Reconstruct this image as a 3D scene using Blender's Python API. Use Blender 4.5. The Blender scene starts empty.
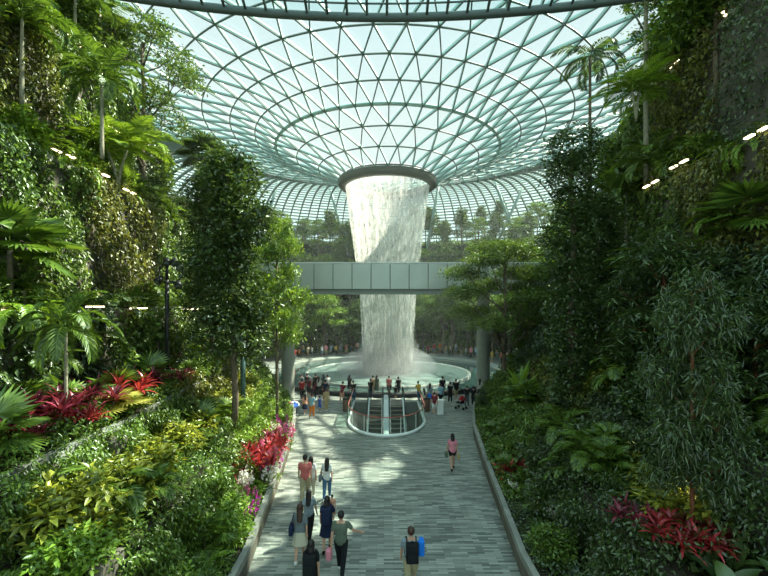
import bpy, bmesh, math, random
import numpy as np
from mathutils import Vector, Matrix, Quaternion
random.seed(7)
RNG = np.random.default_rng(11)
PI = math.pi
C = bpy.context.scene.collection
SC = bpy.context.scene

# ---------------------------------------------------------------- camera
F, CX, HY, H = 420.0, 384.0, 305.0, 7.4
cam = bpy.data.cameras.new('camera'); camo = bpy.data.objects.new('camera', cam); C.objects.link(camo)
camo.location = (0, 0, H); camo.rotation_euler = (PI/2, 0, 0)
cam.sensor_width = 36; cam.lens = F/768*36; cam.shift_y = (HY-288)/768
cam.clip_start = .1; cam.clip_end = 600
SC.camera = camo
# ---------------------------------------------------------------- sky, sun, exposure
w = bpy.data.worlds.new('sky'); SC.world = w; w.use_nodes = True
nt = w.node_tree; nt.nodes.clear()
out = nt.nodes.new('ShaderNodeOutputWorld'); bg = nt.nodes.new('ShaderNodeBackground')
tc = nt.nodes.new('ShaderNodeTexCoord'); sep = nt.nodes.new('ShaderNodeSeparateXYZ'); rp = nt.nodes.new('ShaderNodeValToRGB')
nt.links.new(tc.outputs['Generated'], sep.inputs[0]); nt.links.new(sep.outputs['Z'], rp.inputs[0])
rp.color_ramp.elements[0].position = 0.0; rp.color_ramp.elements[0].color = (.80, .97, .96, 1)
rp.color_ramp.elements[1].position = 0.8; rp.color_ramp.elements[1].color = (.66, .90, 1.0, 1)
e = rp.color_ramp.elements.new(.38); e.color = (.94, 1.0, .97, 1)
nt.links.new(rp.outputs[0], bg.inputs[0])
# pale sky ahead; extra strength added overhead and behind, unseen, to light the banks
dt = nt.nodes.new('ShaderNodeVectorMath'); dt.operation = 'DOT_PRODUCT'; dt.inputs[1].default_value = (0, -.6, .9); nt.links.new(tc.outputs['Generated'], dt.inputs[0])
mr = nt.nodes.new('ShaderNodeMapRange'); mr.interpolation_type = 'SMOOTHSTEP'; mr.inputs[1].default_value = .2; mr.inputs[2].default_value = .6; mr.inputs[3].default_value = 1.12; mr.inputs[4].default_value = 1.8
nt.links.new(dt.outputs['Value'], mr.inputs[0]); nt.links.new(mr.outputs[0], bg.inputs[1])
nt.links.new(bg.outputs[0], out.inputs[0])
sun = bpy.data.lights.new('sun', 'SUN'); suno = bpy.data.objects.new('sun', sun); C.objects.link(suno)
SUN_TO = Vector((.60, .33, .80)).normalized()
suno.rotation_euler = SUN_TO.to_track_quat('Z', 'Y').to_euler(); suno.location = (30, 60, 60)
sun.energy = 18.0; sun.angle = math.radians(.6); sun.color = (1, .93, .76)
SC.view_settings.view_transform = 'Standard'; SC.view_settings.look = 'None'
SC.view_settings.exposure = 0.0; SC.view_settings.gamma = 1; SC.view_settings.use_curve_mapping = False
cy = SC.cycles
cy.max_bounces = 6; cy.diffuse_bounces = 4; cy.glossy_bounces = 2; cy.transmission_bounces = 3
cy.transparent_max_bounces = 14; cy.volume_bounces = 0; cy.caustics_reflective = False; cy.caustics_refractive = False
cy.sample_clamp_indirect = 4.0

AX, AY = 0.4, 46.7           # axis of the falls
def P(x, y, z=0.0):
    Y = (H-z)*F/(y-HY); return Vector(((x-CX)*Y/F, Y, z))
def AT(x, y, Y):
    return Vector(((x-CX)*Y/F, Y, H-(y-HY)*Y/F))

# ---------------------------------------------------------------- materials
def nodes(name):
    m = bpy.data.materials.new(name); m.use_nodes = True; t = m.node_tree; t.nodes.clear()
    o = t.nodes.new('ShaderNodeOutputMaterial'); return m, t, o
def N(t, k, **kw):
    n = t.nodes.new(k)
    for a, b in kw.items(): setattr(n, a, b)
    return n
def pmat(name, col, rough=.6, metal=0, spec=.4, var=.12, scale=6, emit=None, es=0, bump=0):
    m, t, o = nodes(name); b = N(t, 'ShaderNodeBsdfPrincipled')
    b.inputs['Roughness'].default_value = rough; b.inputs['Metallic'].default_value = metal
    b.inputs['Specular IOR Level'].default_value = spec
    if var > 0:
        c = N(t, 'ShaderNodeTexCoord'); n = N(t, 'ShaderNodeTexNoise'); n.inputs['Scale'].default_value = scale; n.inputs['Detail'].default_value = 3
        t.links.new(c.outputs['Object'], n.inputs['Vector'])
        r = N(t, 'ShaderNodeValToRGB'); t.links.new(n.outputs['Fac'], r.inputs[0])
        r.color_ramp.elements[0].position = .3; r.color_ramp.elements[1].position = .7
        r.color_ramp.elements[0].color = tuple(x*(1-var) for x in col)+(1,)
        r.color_ramp.elements[1].color = tuple(min(1, x*(1+var)) for x in col)+(1,)
        t.links.new(r.outputs[0], b.inputs['Base Color'])
        if bump:
            bp = N(t, 'ShaderNodeBump'); bp.inputs['Strength'].default_value = bump; bp.inputs['Distance'].default_value = .03
            t.links.new(n.outputs['Fac'], bp.inputs['Height']); t.links.new(bp.outputs[0], b.inputs['Normal'])
    else: b.inputs['Base Color'].default_value = tuple(col)+(1,)
    if emit:
        b.inputs['Emission Color'].default_value = tuple(emit)+(1,); b.inputs['Emission Strength'].default_value = es
    t.links.new(b.outputs[0], o.inputs[0]); return m
def leafmat(name, c1, c2, trans=.35, rough=.45, gloss=.06):
    m, t, o = nodes(name)
    g = N(t, 'ShaderNodeNewGeometry'); r = N(t, 'ShaderNodeValToRGB'); t.links.new(g.outputs['Random Per Island'], r.inputs[0])
    r.color_ramp.elements[0].color = tuple(c1)+(1,); r.color_ramp.elements[1].color = tuple(c2)+(1,)
    d = N(t, 'ShaderNodeBsdfDiffuse'); tr = N(t, 'ShaderNodeBsdfTranslucent'); gl = N(t, 'ShaderNodeBsdfGlossy')
    gl.inputs['Roughness'].default_value = rough; gl.inputs['Color'].default_value = (1, 1, 1, 1)
    t.links.new(r.outputs[0], d.inputs[0])
    hs = N(t, 'ShaderNodeMix', data_type='RGBA', blend_type='MULTIPLY'); hs.inputs[0].default_value = 1
    t.links.new(r.outputs[0], hs.inputs[6]); hs.inputs[7].default_value = (1.2, 1.12, .6, 1)
    t.links.new(hs.outputs[2], tr.inputs[0])
    a = N(t, 'ShaderNodeMixShader'); a.inputs[0].default_value = trans
    t.links.new(d.outputs[0], a.inputs[1]); t.links.new(tr.outputs[0], a.inputs[2])
    b = N(t, 'ShaderNodeMixShader'); b.inputs[0].default_value = gloss
    t.links.new(a.outputs[0], b.inputs[1]); t.links.new(gl.outputs[0], b.inputs[2])
    t.links.new(b.outputs[0], o.inputs[0]); return m
M = {}
LEAF = dict(
 dark=((.018,.040,.010),(.11,.175,.045)), mid=((.036,.082,.012),(.20,.30,.05)), bright=((.08,.165,.015),(.32,.46,.06)),
 yellow=((.055,.10,.012),(.48,.48,.07)), blue=((.03,.065,.03),(.17,.24,.12)), olive=((.05,.075,.014),(.29,.29,.06)),
 red=((.10,.012,.014),(.62,.06,.07)), wine=((.05,.012,.018),(.40,.05,.10)), pink=((.65,.08,.30),(.90,.35,.60)),
 white=((.70,.62,.66),(.95,.92,.92)), magenta=((.35,.02,.30),(.62,.05,.50)), gold=((.35,.33,.05),(.60,.52,.12)), orange=((.8,.25,.02),(.95,.6,.05)))
for k, (a, b) in LEAF.items(): M[k] = leafmat('leaf_'+k, a, b, gloss=.055 if k in ('dark','blue') else .035, rough=.34)
M['bark'] = pmat('bark', (.13,.10,.065), .9, var=.4, scale=9, bump=.6)
M['bark_pale'] = pmat('bark_pale', (.30,.27,.19), .9, var=.3, scale=9)
M['bark_red'] = pmat('bark_red', (.22,.075,.035), .7, var=.3, scale=9)
M['concrete'] = pmat('concrete', (.12,.105,.08), .85, var=.3, scale=1.3, bump=.2)
M['coping'] = pmat('coping', (.24,.24,.21), .8, var=.2, scale=2)
M['soil'] = pmat('soil', (.035,.028,.018), 1, var=.4, scale=5)
M['steel'] = pmat('roof_steel', (.13,.18,.16), .5, .0, var=.05)
M['rib'] = pmat('roof_rib', (.34,.50,.47), .5, .0, var=.05)
M['strut'] = pmat('strut_paint', (.30,.42,.39), .5, .1, var=.05)
M['black'] = pmat('black_metal', (.012,.014,.014), .45, .3, var=0)
M['grey_metal'] = pmat('grey_metal', (.10,.12,.115), .5, .4, var=.05)
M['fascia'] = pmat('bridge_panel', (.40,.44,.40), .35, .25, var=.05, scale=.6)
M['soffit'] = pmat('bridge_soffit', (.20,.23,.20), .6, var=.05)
M['pillar'] = pmat('pillar_cladding', (.33,.34,.29), .5, .1, var=.1, scale=2)
M['white_paint'] = pmat('white_paint', (.80,.84,.82), .3, var=.03)
M['step'] = pmat('step_metal', (.09,.09,.085), .4, .7, var=.2, scale=20)
M['rim_dark'] = pmat('pool_rim_black', (.008,.010,.010), .65, var=.1)
M['rim_pale'] = pmat('pool_rim_pale', (.29,.31,.27), .5, var=.1)
M['wood'] = pmat('bin_wood', (.11,.06,.035), .6, var=.3, scale=12)
M['lamp'] = pmat('lamp_glow', (1,.9,.7), .5, var=0, emit=(1,.80,.50), es=4.5)
M['ring'] = pmat('ring_cladding', (.085,.085,.065), .45, .3, var=.08)
M['skin'] = pmat('skin', (.50,.28,.19), .6, var=.05)
M['skin_d'] = pmat('skin_tan', (.33,.17,.11), .6, var=.05)
M['hair'] = pmat('hair', (.012,.009,.008), .5, var=0)
M['hair_b'] = pmat('hair_brown', (.05,.022,.012), .5, var=.2)
M['eye'] = pmat('eye', (.02,.015,.012), .3, var=0)
def cloth(n, c, var=.08):
    k = 'cloth_'+n
    if k not in M: M[k] = pmat('cloth_'+n, tuple(x*.8 for x in c), .85, var=var, scale=30, spec=.15)
    return M[k]
CL = dict(black=(.015,.016,.018), navy=(.02,.03,.07), grey=(.17,.20,.21), greyblue=(.28,.34,.38), white=(.75,.76,.73), cream=(.60,.55,.42), khaki=(.42,.36,.22),
  red=(.50,.03,.03), pinkred=(.60,.16,.15), pink=(.80,.28,.36), maroon=(.20,.02,.04), blue=(.05,.14,.55), teal=(.03,.22,.24), lightblue=(.30,.55,.68), orange=(.75,.22,.04),
  yellow=(.70,.48,.08), green=(.05,.35,.10), olive=(.13,.16,.12), denim=(.08,.16,.27), peach=(.75,.38,.25), tan=(.50,.38,.20), brightblue=(.02,.22,.85))
for k, c in CL.items(): cloth(k, c)

def glass(name, tint, gl=.06, rough=.05, frost=0):
    m, t, o = nodes(name); a = N(t, 'ShaderNodeBsdfTransparent'); a.inputs[0].default_value = tuple(tint)+(1,)
    g = N(t, 'ShaderNodeBsdfGlossy'); g.inputs['Roughness'].default_value = rough
    x = N(t, 'ShaderNodeMixShader'); x.inputs[0].default_value = gl
    t.links.new(a.outputs[0], x.inputs[1]); t.links.new(g.outputs[0], x.inputs[2]); last = x
    if frost:
        d = N(t, 'ShaderNodeBsdfTranslucent'); d.inputs[0].default_value = (.9, 1, .97, 1)
        y = N(t, 'ShaderNodeMixShader'); y.inputs[0].default_value = frost
        t.links.new(x.outputs[0], y.inputs[1]); t.links.new(d.outputs[0], y.inputs[2]); last = y
    t.links.new(last.outputs[0], o.inputs[0]); return m
M['roof_glass'] = glass('roof_glass', (.80,.90,.89), .05)
M['dome_glass'] = glass('dome_glass', (.74,.90,.89), .04, .2, .05)
M['canopy_glass'] = glass('canopy_glass', (.86,.97,.95), .06)
M['rail_glass'] = glass('rail_glass', (.72,.84,.80), .10, .03, .04)

def paver_mat():
    m, t, o = nodes('stone_pavers'); c = N(t, 'ShaderNodeTexCoord')
    b = N(t, 'ShaderNodeTexBrick'); t.links.new(c.outputs['Object'], b.inputs['Vector'])
    b.inputs['Scale'].default_value = 1; b.inputs['Brick Width'].default_value = .50; b.inputs['Row Height'].default_value = .085
    b.inputs['Mortar Size'].default_value = .004; b.inputs['Bias'].default_value = 0; b.offset = .43
    b.inputs['Color1'].default_value = (.085,.096,.084, 1); b.inputs['Color2'].default_value = (.36,.375,.325, 1); b.inputs['Mortar'].default_value = (.09,.10,.095, 1)
    n = N(t, 'ShaderNodeTexNoise'); n.inputs['Scale'].default_value = .9; n.inputs['Detail'].default_value = 5; t.links.new(c.outputs['Object'], n.inputs['Vector'])
    mp = N(t, 'ShaderNodeMapRange'); mp.inputs[3].default_value = .72; mp.inputs[4].default_value = 1.25; t.links.new(n.outputs['Fac'], mp.inputs[0])
    x = N(t, 'ShaderNodeMix', data_type='RGBA', blend_type='MULTIPLY'); x.inputs[0].default_value = 1
    t.links.new(b.outputs['Color'], x.inputs[6]); t.links.new(mp.outputs[0], x.inputs[7])
    s = N(t, 'ShaderNodeBsdfPrincipled'); s.inputs['Roughness'].default_value = .48; s.inputs['Specular IOR Level'].default_value = .45
    t.links.new(x.outputs[2], s.inputs['Base Color']); t.links.new(s.outputs[0], o.inputs[0]); return m
M['paver'] = paver_mat()
def water_mat(name, col, rough, bump):
    m, t, o = nodes(name); c = N(t, 'ShaderNodeTexCoord'); n = N(t, 'ShaderNodeTexNoise'); n.inputs['Scale'].default_value = 2.5; n.inputs['Detail'].default_value = 4
    t.links.new(c.outputs['Object'], n.inputs['Vector']); s = N(t, 'ShaderNodeBsdfPrincipled')
    s.inputs['Base Color'].default_value = tuple(col)+(1,); s.inputs['Roughness'].default_value = rough; s.inputs['Specular IOR Level'].default_value = .6
    bp = N(t, 'ShaderNodeBump'); bp.inputs['Strength'].default_value = bump; bp.inputs['Distance'].default_value = .05
    t.links.new(n.outputs['Fac'], bp.inputs['Height']); t.links.new(bp.outputs[0], s.inputs['Normal'])
    t.links.new(s.outputs[0], o.inputs[0]); return m
M['pool_dark'] = water_mat('pool_water', (.055,.10,.09), .08, .15)
M['pool_milky'] = water_mat('basin_water', (.17,.235,.21), .25, .4)
def fall_mat():
    m, t, o = nodes('falling_water'); c = N(t, 'ShaderNodeTexCoord')
    mp = N(t, 'ShaderNodeMapping'); mp.inputs['Scale'].default_value = (2.6, 2.6, .22); t.links.new(c.outputs['Object'], mp.inputs[0])
    n = N(t, 'ShaderNodeTexNoise'); n.inputs['Scale'].default_value = 2.2; n.inputs['Detail'].default_value = 6; n.inputs['Roughness'].default_value = .65
    t.links.new(mp.outputs[0], n.inputs['Vector'])
    mp2 = N(t, 'ShaderNodeMapping'); mp2.inputs['Scale'].default_value = (6, 6, 3.2); t.links.new(c.outputs['Object'], mp2.inputs[0])
    n2 = N(t, 'ShaderNodeTexNoise'); n2.inputs['Scale'].default_value = 1.3; n2.inputs['Detail'].default_value = 3; t.links.new(mp2.outputs[0], n2.inputs['Vector'])
    ad = N(t, 'ShaderNodeMath', operation='MULTIPLY_ADD'); ad.inputs[1].default_value = .45
    t.links.new(n2.outputs['Fac'], ad.inputs[0]); t.links.new(n.outputs['Fac'], ad.inputs[2])
    r = N(t, 'ShaderNodeMapRange'); r.inputs[1].default_value = .62; r.inputs[2].default_value = .84; r.inputs[3].default_value = .05; r.inputs[4].default_value = .80
    t.links.new(ad.outputs[0], r.inputs[0])
    d = N(t, 'ShaderNodeBsdfDiffuse'); d.inputs[0].default_value = (.66,.68,.64, 1)
    tl = N(t, 'ShaderNodeBsdfTranslucent'); tl.inputs[0].default_value = (.66,.68,.64, 1)
    a = N(t, 'ShaderNodeMixShader'); a.inputs[0].default_value = .55; t.links.new(d.outputs[0], a.inputs[1]); t.links.new(tl.outputs[0], a.inputs[2])
    tr = N(t, 'ShaderNodeBsdfTransparent'); x = N(t, 'ShaderNodeMixShader')
    t.links.new(r.outputs[0], x.inputs[0]); t.links.new(tr.outputs[0], x.inputs[1]); t.links.new(a.outputs[0], x.inputs[2])
    t.links.new(x.outputs[0], o.inputs[0]); return m
M['fall'] = fall_mat()

# ---------------------------------------------------------------- object helpers
def link(o, parent=None):
    C.objects.link(o)
    if parent: o.parent = parent
    return o
def mesh(name, V, Fc, mat, smooth=False, mats=None, idx=None):
    me = bpy.data.meshes.new(name)
    if isinstance(V, np.ndarray) and isinstance(Fc, np.ndarray):
        n, k = Fc.shape
        me.vertices.add(len(V)); me.vertices.foreach_set('co', V.astype(np.float32).ravel())
        me.loops.add(n*k); me.loops.foreach_set('vertex_index', Fc.astype(np.int32).ravel())
        me.polygons.add(n); me.polygons.foreach_set('loop_start', np.arange(0, n*k, k, dtype=np.int32))
        me.polygons.foreach_set('loop_total', np.full(n, k, dtype=np.int32)); me.update(calc_edges=True)
    else:
        me.from_pydata([tuple(v) for v in V], [], [tuple(f) for f in Fc]); me.update()
    for m in (mats or [mat]): me.materials.append(m)
    if idx is not None: me.polygons.foreach_set('material_index', idx)
    if smooth: me.polygons.foreach_set('use_smooth', [True]*len(me.polygons))
    return me
def obj(name, me, parent=None, loc=(0,0,0), rz=0, do_link=True):
    o = bpy.data.objects.new(name, me); o.location = loc; o.rotation_euler = (0,0,rz)
    if do_link: C.objects.link(o)
    if parent: o.parent = parent
    return o
def tag(o, label=None, cat=None, group=None, kind=None):
    if label: o['label'] = label
    if cat: o['category'] = cat
    if group: o['group'] = group
    if kind: o['kind'] = kind
    return o
class MB:
    def __init__(s): s.v = []; s.f = []
    def add(s, V, Fc):
        b = len(s.v); s.v += [tuple(v) for v in V]; s.f += [tuple(b+i for i in f) for f in Fc]; return s
    def box(s, c, d, rz=0, rx=0):
        R = Matrix.Rotation(rz, 3, 'Z') @ Matrix.Rotation(rx, 3, 'X'); c = Vector(c)
        V = [c + R @ Vector((sx*d[0]/2, sy*d[1]/2, sz*d[2]/2)) for sx in (-1,1) for sy in (-1,1) for sz in (-1,1)]
        return s.add(V, [(0,1,3,2),(4,6,7,5),(0,4,5,1),(2,3,7,6),(0,2,6,4),(1,5,7,3)])
    def tube(s, pts, r, n=8, cap=True):
        pts = [Vector(p) for p in pts]; rs = r if hasattr(r, '__len__') else [r]*len(pts)
        V, Fc = [], []; up = None
        for i, p in enumerate(pts):
            d = (pts[min(i+1, len(pts)-1)]-pts[max(i-1, 0)]).normalized()
            if up is None: up = Vector((0,0,1)) if abs(d.z) < .9 else Vector((1,0,0))
            a = d.cross(up).normalized(); b = a.cross(d).normalized(); up = b if abs(d.dot(b)) < .9 else up
            for k in range(n):
                t = 2*PI*k/n; V.append(p + (a*math.cos(t)+b*math.sin(t))*rs[i])
        for i in range(len(pts)-1):
            for k in range(n): Fc.append((i*n+k, i*n+(k+1)%n, (i+1)*n+(k+1)%n, (i+1)*n+k))
        if cap: Fc.append(tuple(range(n))[::-1]); Fc.append(tuple((len(pts)-1)*n+k for k in range(n)))
        return s.add(V, Fc)
    def lathe(s, prof, c=(0,0,0), n=32, a0=0, a1=2*PI, sx=1, sy=1):
        full = abs(a1-a0-2*PI) < 1e-6; m = n if full else n+1; V, Fc = [], []
        for (r, z) in prof:
            for k in range(m):
                t = a0+(a1-a0)*k/n; V.append((c[0]+r*math.cos(t)*sx, c[1]+r*math.sin(t)*sy, c[2]+z))
        for i in range(len(prof)-1):
            for k in range(n):
                k2 = (k+1) % m; Fc.append((i*m+k, i*m+k2, (i+1)*m+k2, (i+1)*m+k))
        return s.add(V, Fc)
    def ell(s, c, r, n=10):
        prof = [(math.sin(PI*i/n), -math.cos(PI*i/n)) for i in range(n+1)]; V, Fc = [], []; m = n+2
        for (a, z) in prof:
            for k in range(m): t = 2*PI*k/m; V.append((c[0]+r[0]*a*math.cos(t), c[1]+r[1]*a*math.sin(t), c[2]+r[2]*z))
        for i in range(n):
            for k in range(m): Fc.append((i*m+k, i*m+(k+1)%m, (i+1)*m+(k+1)%m, (i+1)*m+k))
        return s.add(V, Fc)
    def mesh(s, name, mat, smooth=False): return mesh(name, s.v, s.f, mat, smooth)
    def build(s, name, mat, parent=None, smooth=False, **kw): return obj(name, s.mesh(name, mat, smooth), parent, **kw)
def empty(name, loc=(0,0,0), rz=0, do_link=True):
    o = bpy.data.objects.new(name, None); o.location = loc; o.rotation_euler = (0,0,rz); o.empty_display_size = .3
    if do_link: C.objects.link(o)
    return o
KIDS = {}      # prototype -> children (prototypes are never linked to the scene)
def proto(name, parts):
    """parts: list of (name, mesh) ; a single part named None gives a one-mesh thing"""
    if len(parts) == 1 and parts[0][0] is None: r = bpy.data.objects.new(name, parts[0][1]); KIDS[r.name] = []; return r
    r = empty(name, do_link=False); KIDS[r.name] = []
    for n_, me in parts:
        c = bpy.data.objects.new(n_, me); KIDS[r.name].append(c)
    return r
def place(pr, loc, rz=0, scale=1, label=None, cat=None, group=None, kind=None):
    r = pr.copy(); r.name = pr.name.split('.')[0].split('__')[0]; C.objects.link(r); r.location = loc; r.rotation_euler = (0,0,rz)
    r.scale = scale if hasattr(scale, '__len__') else (scale,)*3
    for ch in KIDS[pr.name]:
        c = ch.copy(); c.name = ch.name.split('.')[0]; C.objects.link(c); c.parent = r
    return tag(r, label, cat, group, kind)

# ================================================================ STRUCTURE
WELL = (.15, 2.35, 27.0, 32.0, 3.4)   # cx, half width, Y straight start, back Y, front radius in Y
def well_outline(k=1.0, n=28):
    cx, hw, y0, y1, ry = WELL; pts = [(cx+hw*k, y1)]
    pts += [(cx+hw*k*math.cos(-PI*i/n), y0-(.0)+ry*k*math.sin(-PI*i/n)) for i in range(n+1)]
    return pts + [(cx-hw*k, y1)]
def filled(name, loops, z, mat):
    cu = bpy.data.curves.new(name, 'CURVE'); cu.dimensions = '2D'; cu.fill_mode = 'BOTH'
    for L in loops:
        sp = cu.splines.new('POLY'); sp.points.add(len(L)-1); sp.use_cyclic_u = True
        for i, (x, y) in enumerate(L): sp.points[i].co = (x, y, 0, 1)
    o = bpy.data.objects.new(name, cu); C.objects.link(o); dg = bpy.context.evaluated_depsgraph_get()
    me = bpy.data.meshes.new_from_object(o.evaluated_get(dg)); bpy.data.objects.remove(o); bpy.data.curves.remove(cu)
    for p in me.polygons:
        if p.normal.z < 0: p.flip()
    me.materials.clear(); me.materials.append(mat); r = obj(name, me); r.location.z = z; return r
circ = lambda r, n=96, cx=AX, cy_=AY: [(cx+r*math.cos(2*PI*i/n), cy_+r*math.sin(2*PI*i/n)) for i in range(n)]
RP = 13.0
fl = filled('floor', [circ(66), circ(RP), well_outline()], 0, M['paver']); tag(fl, 'grey-green stone paver walkway of long thin slabs', None, kind='structure')
# well shaft and lower floor
b = MB(); o_ = well_outline(); n_ = len(o_)
b.add([(x, y, 0) for x, y in o_]+[(x, y, -6) for x, y in o_], [(i, (i+1) % n_, n_+(i+1) % n_, n_+i) for i in range(n_)])
b.add([(-5, 20, -6), (5, 20, -6), (5, 36, -6), (-5, 36, -6)], [(0,1,2,3)])
tag(b.build('wall_well', pmat('well_wall', (.20,.22,.19), .7, var=.2, scale=2)), 'pale walls of the escalator opening in the floor', kind='structure')

# terraces (steps of the planted valley banks)
YN = [5, 11.5, 15, 19, 24, 28, 32, 36]
AK = [[3.7,3.75,4.1,4.5,5.1,5.9,7.2,9.0],[5.5,5.5,5.8,6.2,6.9,7.8,9.2,11],[7.5,7.6,7.8,8.2,8.8,9.6,11,13],[10.8,10.8,10.9,11,11.2,11.7,12.8,15],
      [12.0,12.0,12.2,12.5,13,13.6,14.8,17],[13.2,13.2,13.3,13.7,14.7,16,17.2,19],[16,16,16.2,16.6,17.4,18.4,19.6,21]]
ZK = [.55, 2.2, 3.9, 7.2, 12.8, 18.6, 22.5]
YE = [36, 36, 35.5, 34.5, 32.5, 29.5, 27.5]
Y0 = 4.0
def A(k, y): return float(np.interp(y, YN, AK[k]))
ORD = ['kerb', 'second', 'third', 'fourth', 'fifth', 'sixth', 'topmost']
for side, sn in ((-1, 'left'), (1, 'right')):
    for k in range(7):
        ys = np.arange(Y0, YE[k]+.01, .5); L = [(side*A(k, y), y) for y in ys] + [(side*26, YE[k]), (side*26, Y0)]
        n = len(L); V = [(x, y, 0) for x, y in L]+[(x, y, ZK[k]) for x, y in L]
        Fc = [(i, (i+1) % n, n+(i+1) % n, n+i) for i in range(n)]+[tuple(range(n, 2*n))]
        me = mesh('wall', V, Fc, None, mats=[M['concrete'], M['soil']], idx=[0]*n+[1])
        tag(obj('wall_%s' % sn, me), '%s retaining wall of the %s planted bank' % (ORD[k], sn), kind='structure')
        if k == 1 or side > 0 and k == 2: continue
        b = MB(); t_ = .12 if k else .14
        for i in range(len(ys)-1):
            y0, y1 = ys[i], ys[i+1]; a0, a1 = side*A(k, y0), side*A(k, y1); d = side*t_
            V = [(a0-side*.03, y0, ZK[k]-.08), (a0+d, y0, ZK[k]-.08), (a0+d, y0, ZK[k]+.12), (a0-side*.03, y0, ZK[k]+.12),
                 (a1-side*.03, y1, ZK[k]-.08), (a1+d, y1, ZK[k]-.08), (a1+d, y1, ZK[k]+.12), (a1-side*.03, y1, ZK[k]+.12)]
            b.add(V, [(0,4,7,3),(3,7,6,2),(1,2,6,5),(0,1,5,4)] + ([(0,3,2,1)] if i == 0 else [])+([(4,5,6,7)] if i == len(ys)-2 else []))
        tag(b.build('trim_%d' % (k+1+(7 if side > 0 else 0)), M['coping']), 'concrete coping on the %s wall of the %s bank' % (ORD[k], sn), kind='structure')
# hillside behind the pool: stepped rings
HR = [(21, .8), (25.5, 5), (31, 10.0), (37, 15.5), (44, 20.0), (52, 21.5)]
for i, (r, z) in enumerate(HR):
    b = MB(); a0, a1 = math.radians(-8), math.radians(188)
    b.lathe([(r, 0), (r, z), (62, z)], (AX, AY, 0), 90, a0, a1)
    tag(b.build('wall_back', M['soil'] if i else M['concrete']), 'step %d of the planted hillside behind the pool' % (i+1), kind='structure')
# ---------------------------------------------------------------- roof shell
PR = [(5.3,21.35),(7.46,22.45),(9.8,23.4),(12,24.15),(14,25.15),(16.4,25.8),(18.9,26.25),(21.6,26.8),(24.5,27.5),(27.6,28.5),(31,29.6),(36,30.9),(42,31.0),(48,29.5),(54,26),(59,19.5),(62,11),(62.5,-.1)]
pr_, pz_ = zip(*PR)
S = np.concatenate([[0], np.cumsum(np.hypot(np.diff(pr_), np.diff(pz_)))])
def prof(s): return float(np.interp(s, S, pr_)), float(np.interp(s, S, pz_))
# smooth the outer profile
fine = []
ss = np.linspace(S[8], S[-1], 60)
rr = np.interp(ss, S, pr_); zz = np.interp(ss, S, pz_)
for _ in range(12): rr[1:-1] = (rr[:-2]+rr[2:]+2*rr[1:-1])/4; zz[1:-1] = (zz[:-2]+zz[2:]+2*zz[1:-1])/4
fine = list(zip(rr, zz))
roof = empty('ceiling', (AX, AY, 0)); tag(roof, 'glass and steel funnel roof curving down to the falls', kind='structure')
GP = PR[:8]+fine
b = MB(); b.lathe(GP[:10], (0,0,.12), 162); b.build('roof_glass', M['roof_glass'], roof, smooth=True)
b = MB(); b.lathe(GP[9:], (0,0,.12), 162); b.build('dome_glass', M['dome_glass'], roof, smooth=True)
def beams(segs, w_, d_):
    """boxes along segments, deep side along the shell normal"""
    A_ = np.array([s[0] for s in segs]); B_ = np.array([s[1] for s in segs]); Nn = np.array([s[2] for s in segs])
    D = B_-A_; L = np.linalg.norm(D, axis=1, keepdims=True); D = D/L
    Sd = np.cross(D, Nn); Sd /= np.linalg.norm(Sd, axis=1, keepdims=True); Nn = np.cross(Sd, D)
    A_ = A_-D*w_*.3; B_ = B_+D*w_*.3; q = []
    for base in (A_, B_):
        for (a, c) in ((-.5, -1), (.5, -1), (.5, 0), (-.5, 0)): q.append(base+Sd*w_*a+Nn*d_*c)
    V = np.stack(q, 1).reshape(-1, 3); n = len(segs); f = np.array([(0,1,5,4),(1,2,6,5),(2,3,7,6),(3,0,4,7)])
    return V, (np.arange(n)[:, None, None]*8+f[None]).reshape(-1, 4)
def pt(r, z, t): return (r*math.cos(t), r*math.sin(t), z)
def nrm(i, prof_, t):
    j0, j1 = max(i-1, 0), min(i+1, len(prof_)-1); dr = prof_[j1][0]-prof_[j0][0]; dz = prof_[j1][1]-prof_[j0][1]; l = math.hypot(dr, dz)
    return (-dz/l*math.cos(t), -dz/l*math.sin(t), dr/l)
T0 = -PI/2
def ringnodes(i):
    n = 27 if i < 3 else 54
    off = {0:0, 1:.5, 2:0}.get(i, 0 if (i-3) % 2 == 0 else .5)
    return [T0+2*PI*(k+off)/n for k in range(n)]
dia, rng_, thick = [], [], []
NR = 11
for i in range(NR):
    th = ringnodes(i); n = len(th); r, z = PR[i]
    for k in range(n):
        sub = 3 if n == 54 else 5
        for q in range(sub):
            t0 = th[k]+(2*PI/n)*q/sub; t1 = th[k]+(2*PI/n)*(q+1)/sub
            (thick if i == 3 else rng_).append((pt(r, z, t0), pt(r, z, t1), nrm(i, PR, (t0+t1)/2)))
    if i < NR-1:
        th2 = ringnodes(i+1); r2, z2 = PR[i+1]; n2 = len(th2)
        lim = 1.02*PI/n if n2 == n else 2.1*2*PI/54*.55
        for t in th:
            for t2 in th2:
                d = (t2-t+PI) % (2*PI)-PI
                if abs(d) < lim: dia.append((pt(r, z, t), pt(r2, z2, t2), nrm(i, PR, t)))
V, Fc = beams(dia, .03, .30); obj('diagonal_webs', mesh('d', V, Fc, M['rib']), roof)
dl = [(np.array(a)-np.array(n)*.28, np.array(b)-np.array(n)*.28, n) for a, b, n in dia]
V, Fc = beams(dl, .10, .06); obj('diagonal_beams', mesh('d', V, Fc, M['steel']), roof)
dl = [(np.array(a)-np.array(n)*.24, np.array(b)-np.array(n)*.24, n) for a, b, n in rng_]
V, Fc = beams(dl, .11, .10); obj('ring_beams', mesh('d', V, Fc, M['steel']), roof)
V, Fc = beams(thick, .28, .22); obj('main_ring_beam', mesh('d', V, Fc, M['rib']), roof)
ribs, rings = [], []; NB = 162
fp = fine[3:]
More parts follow.
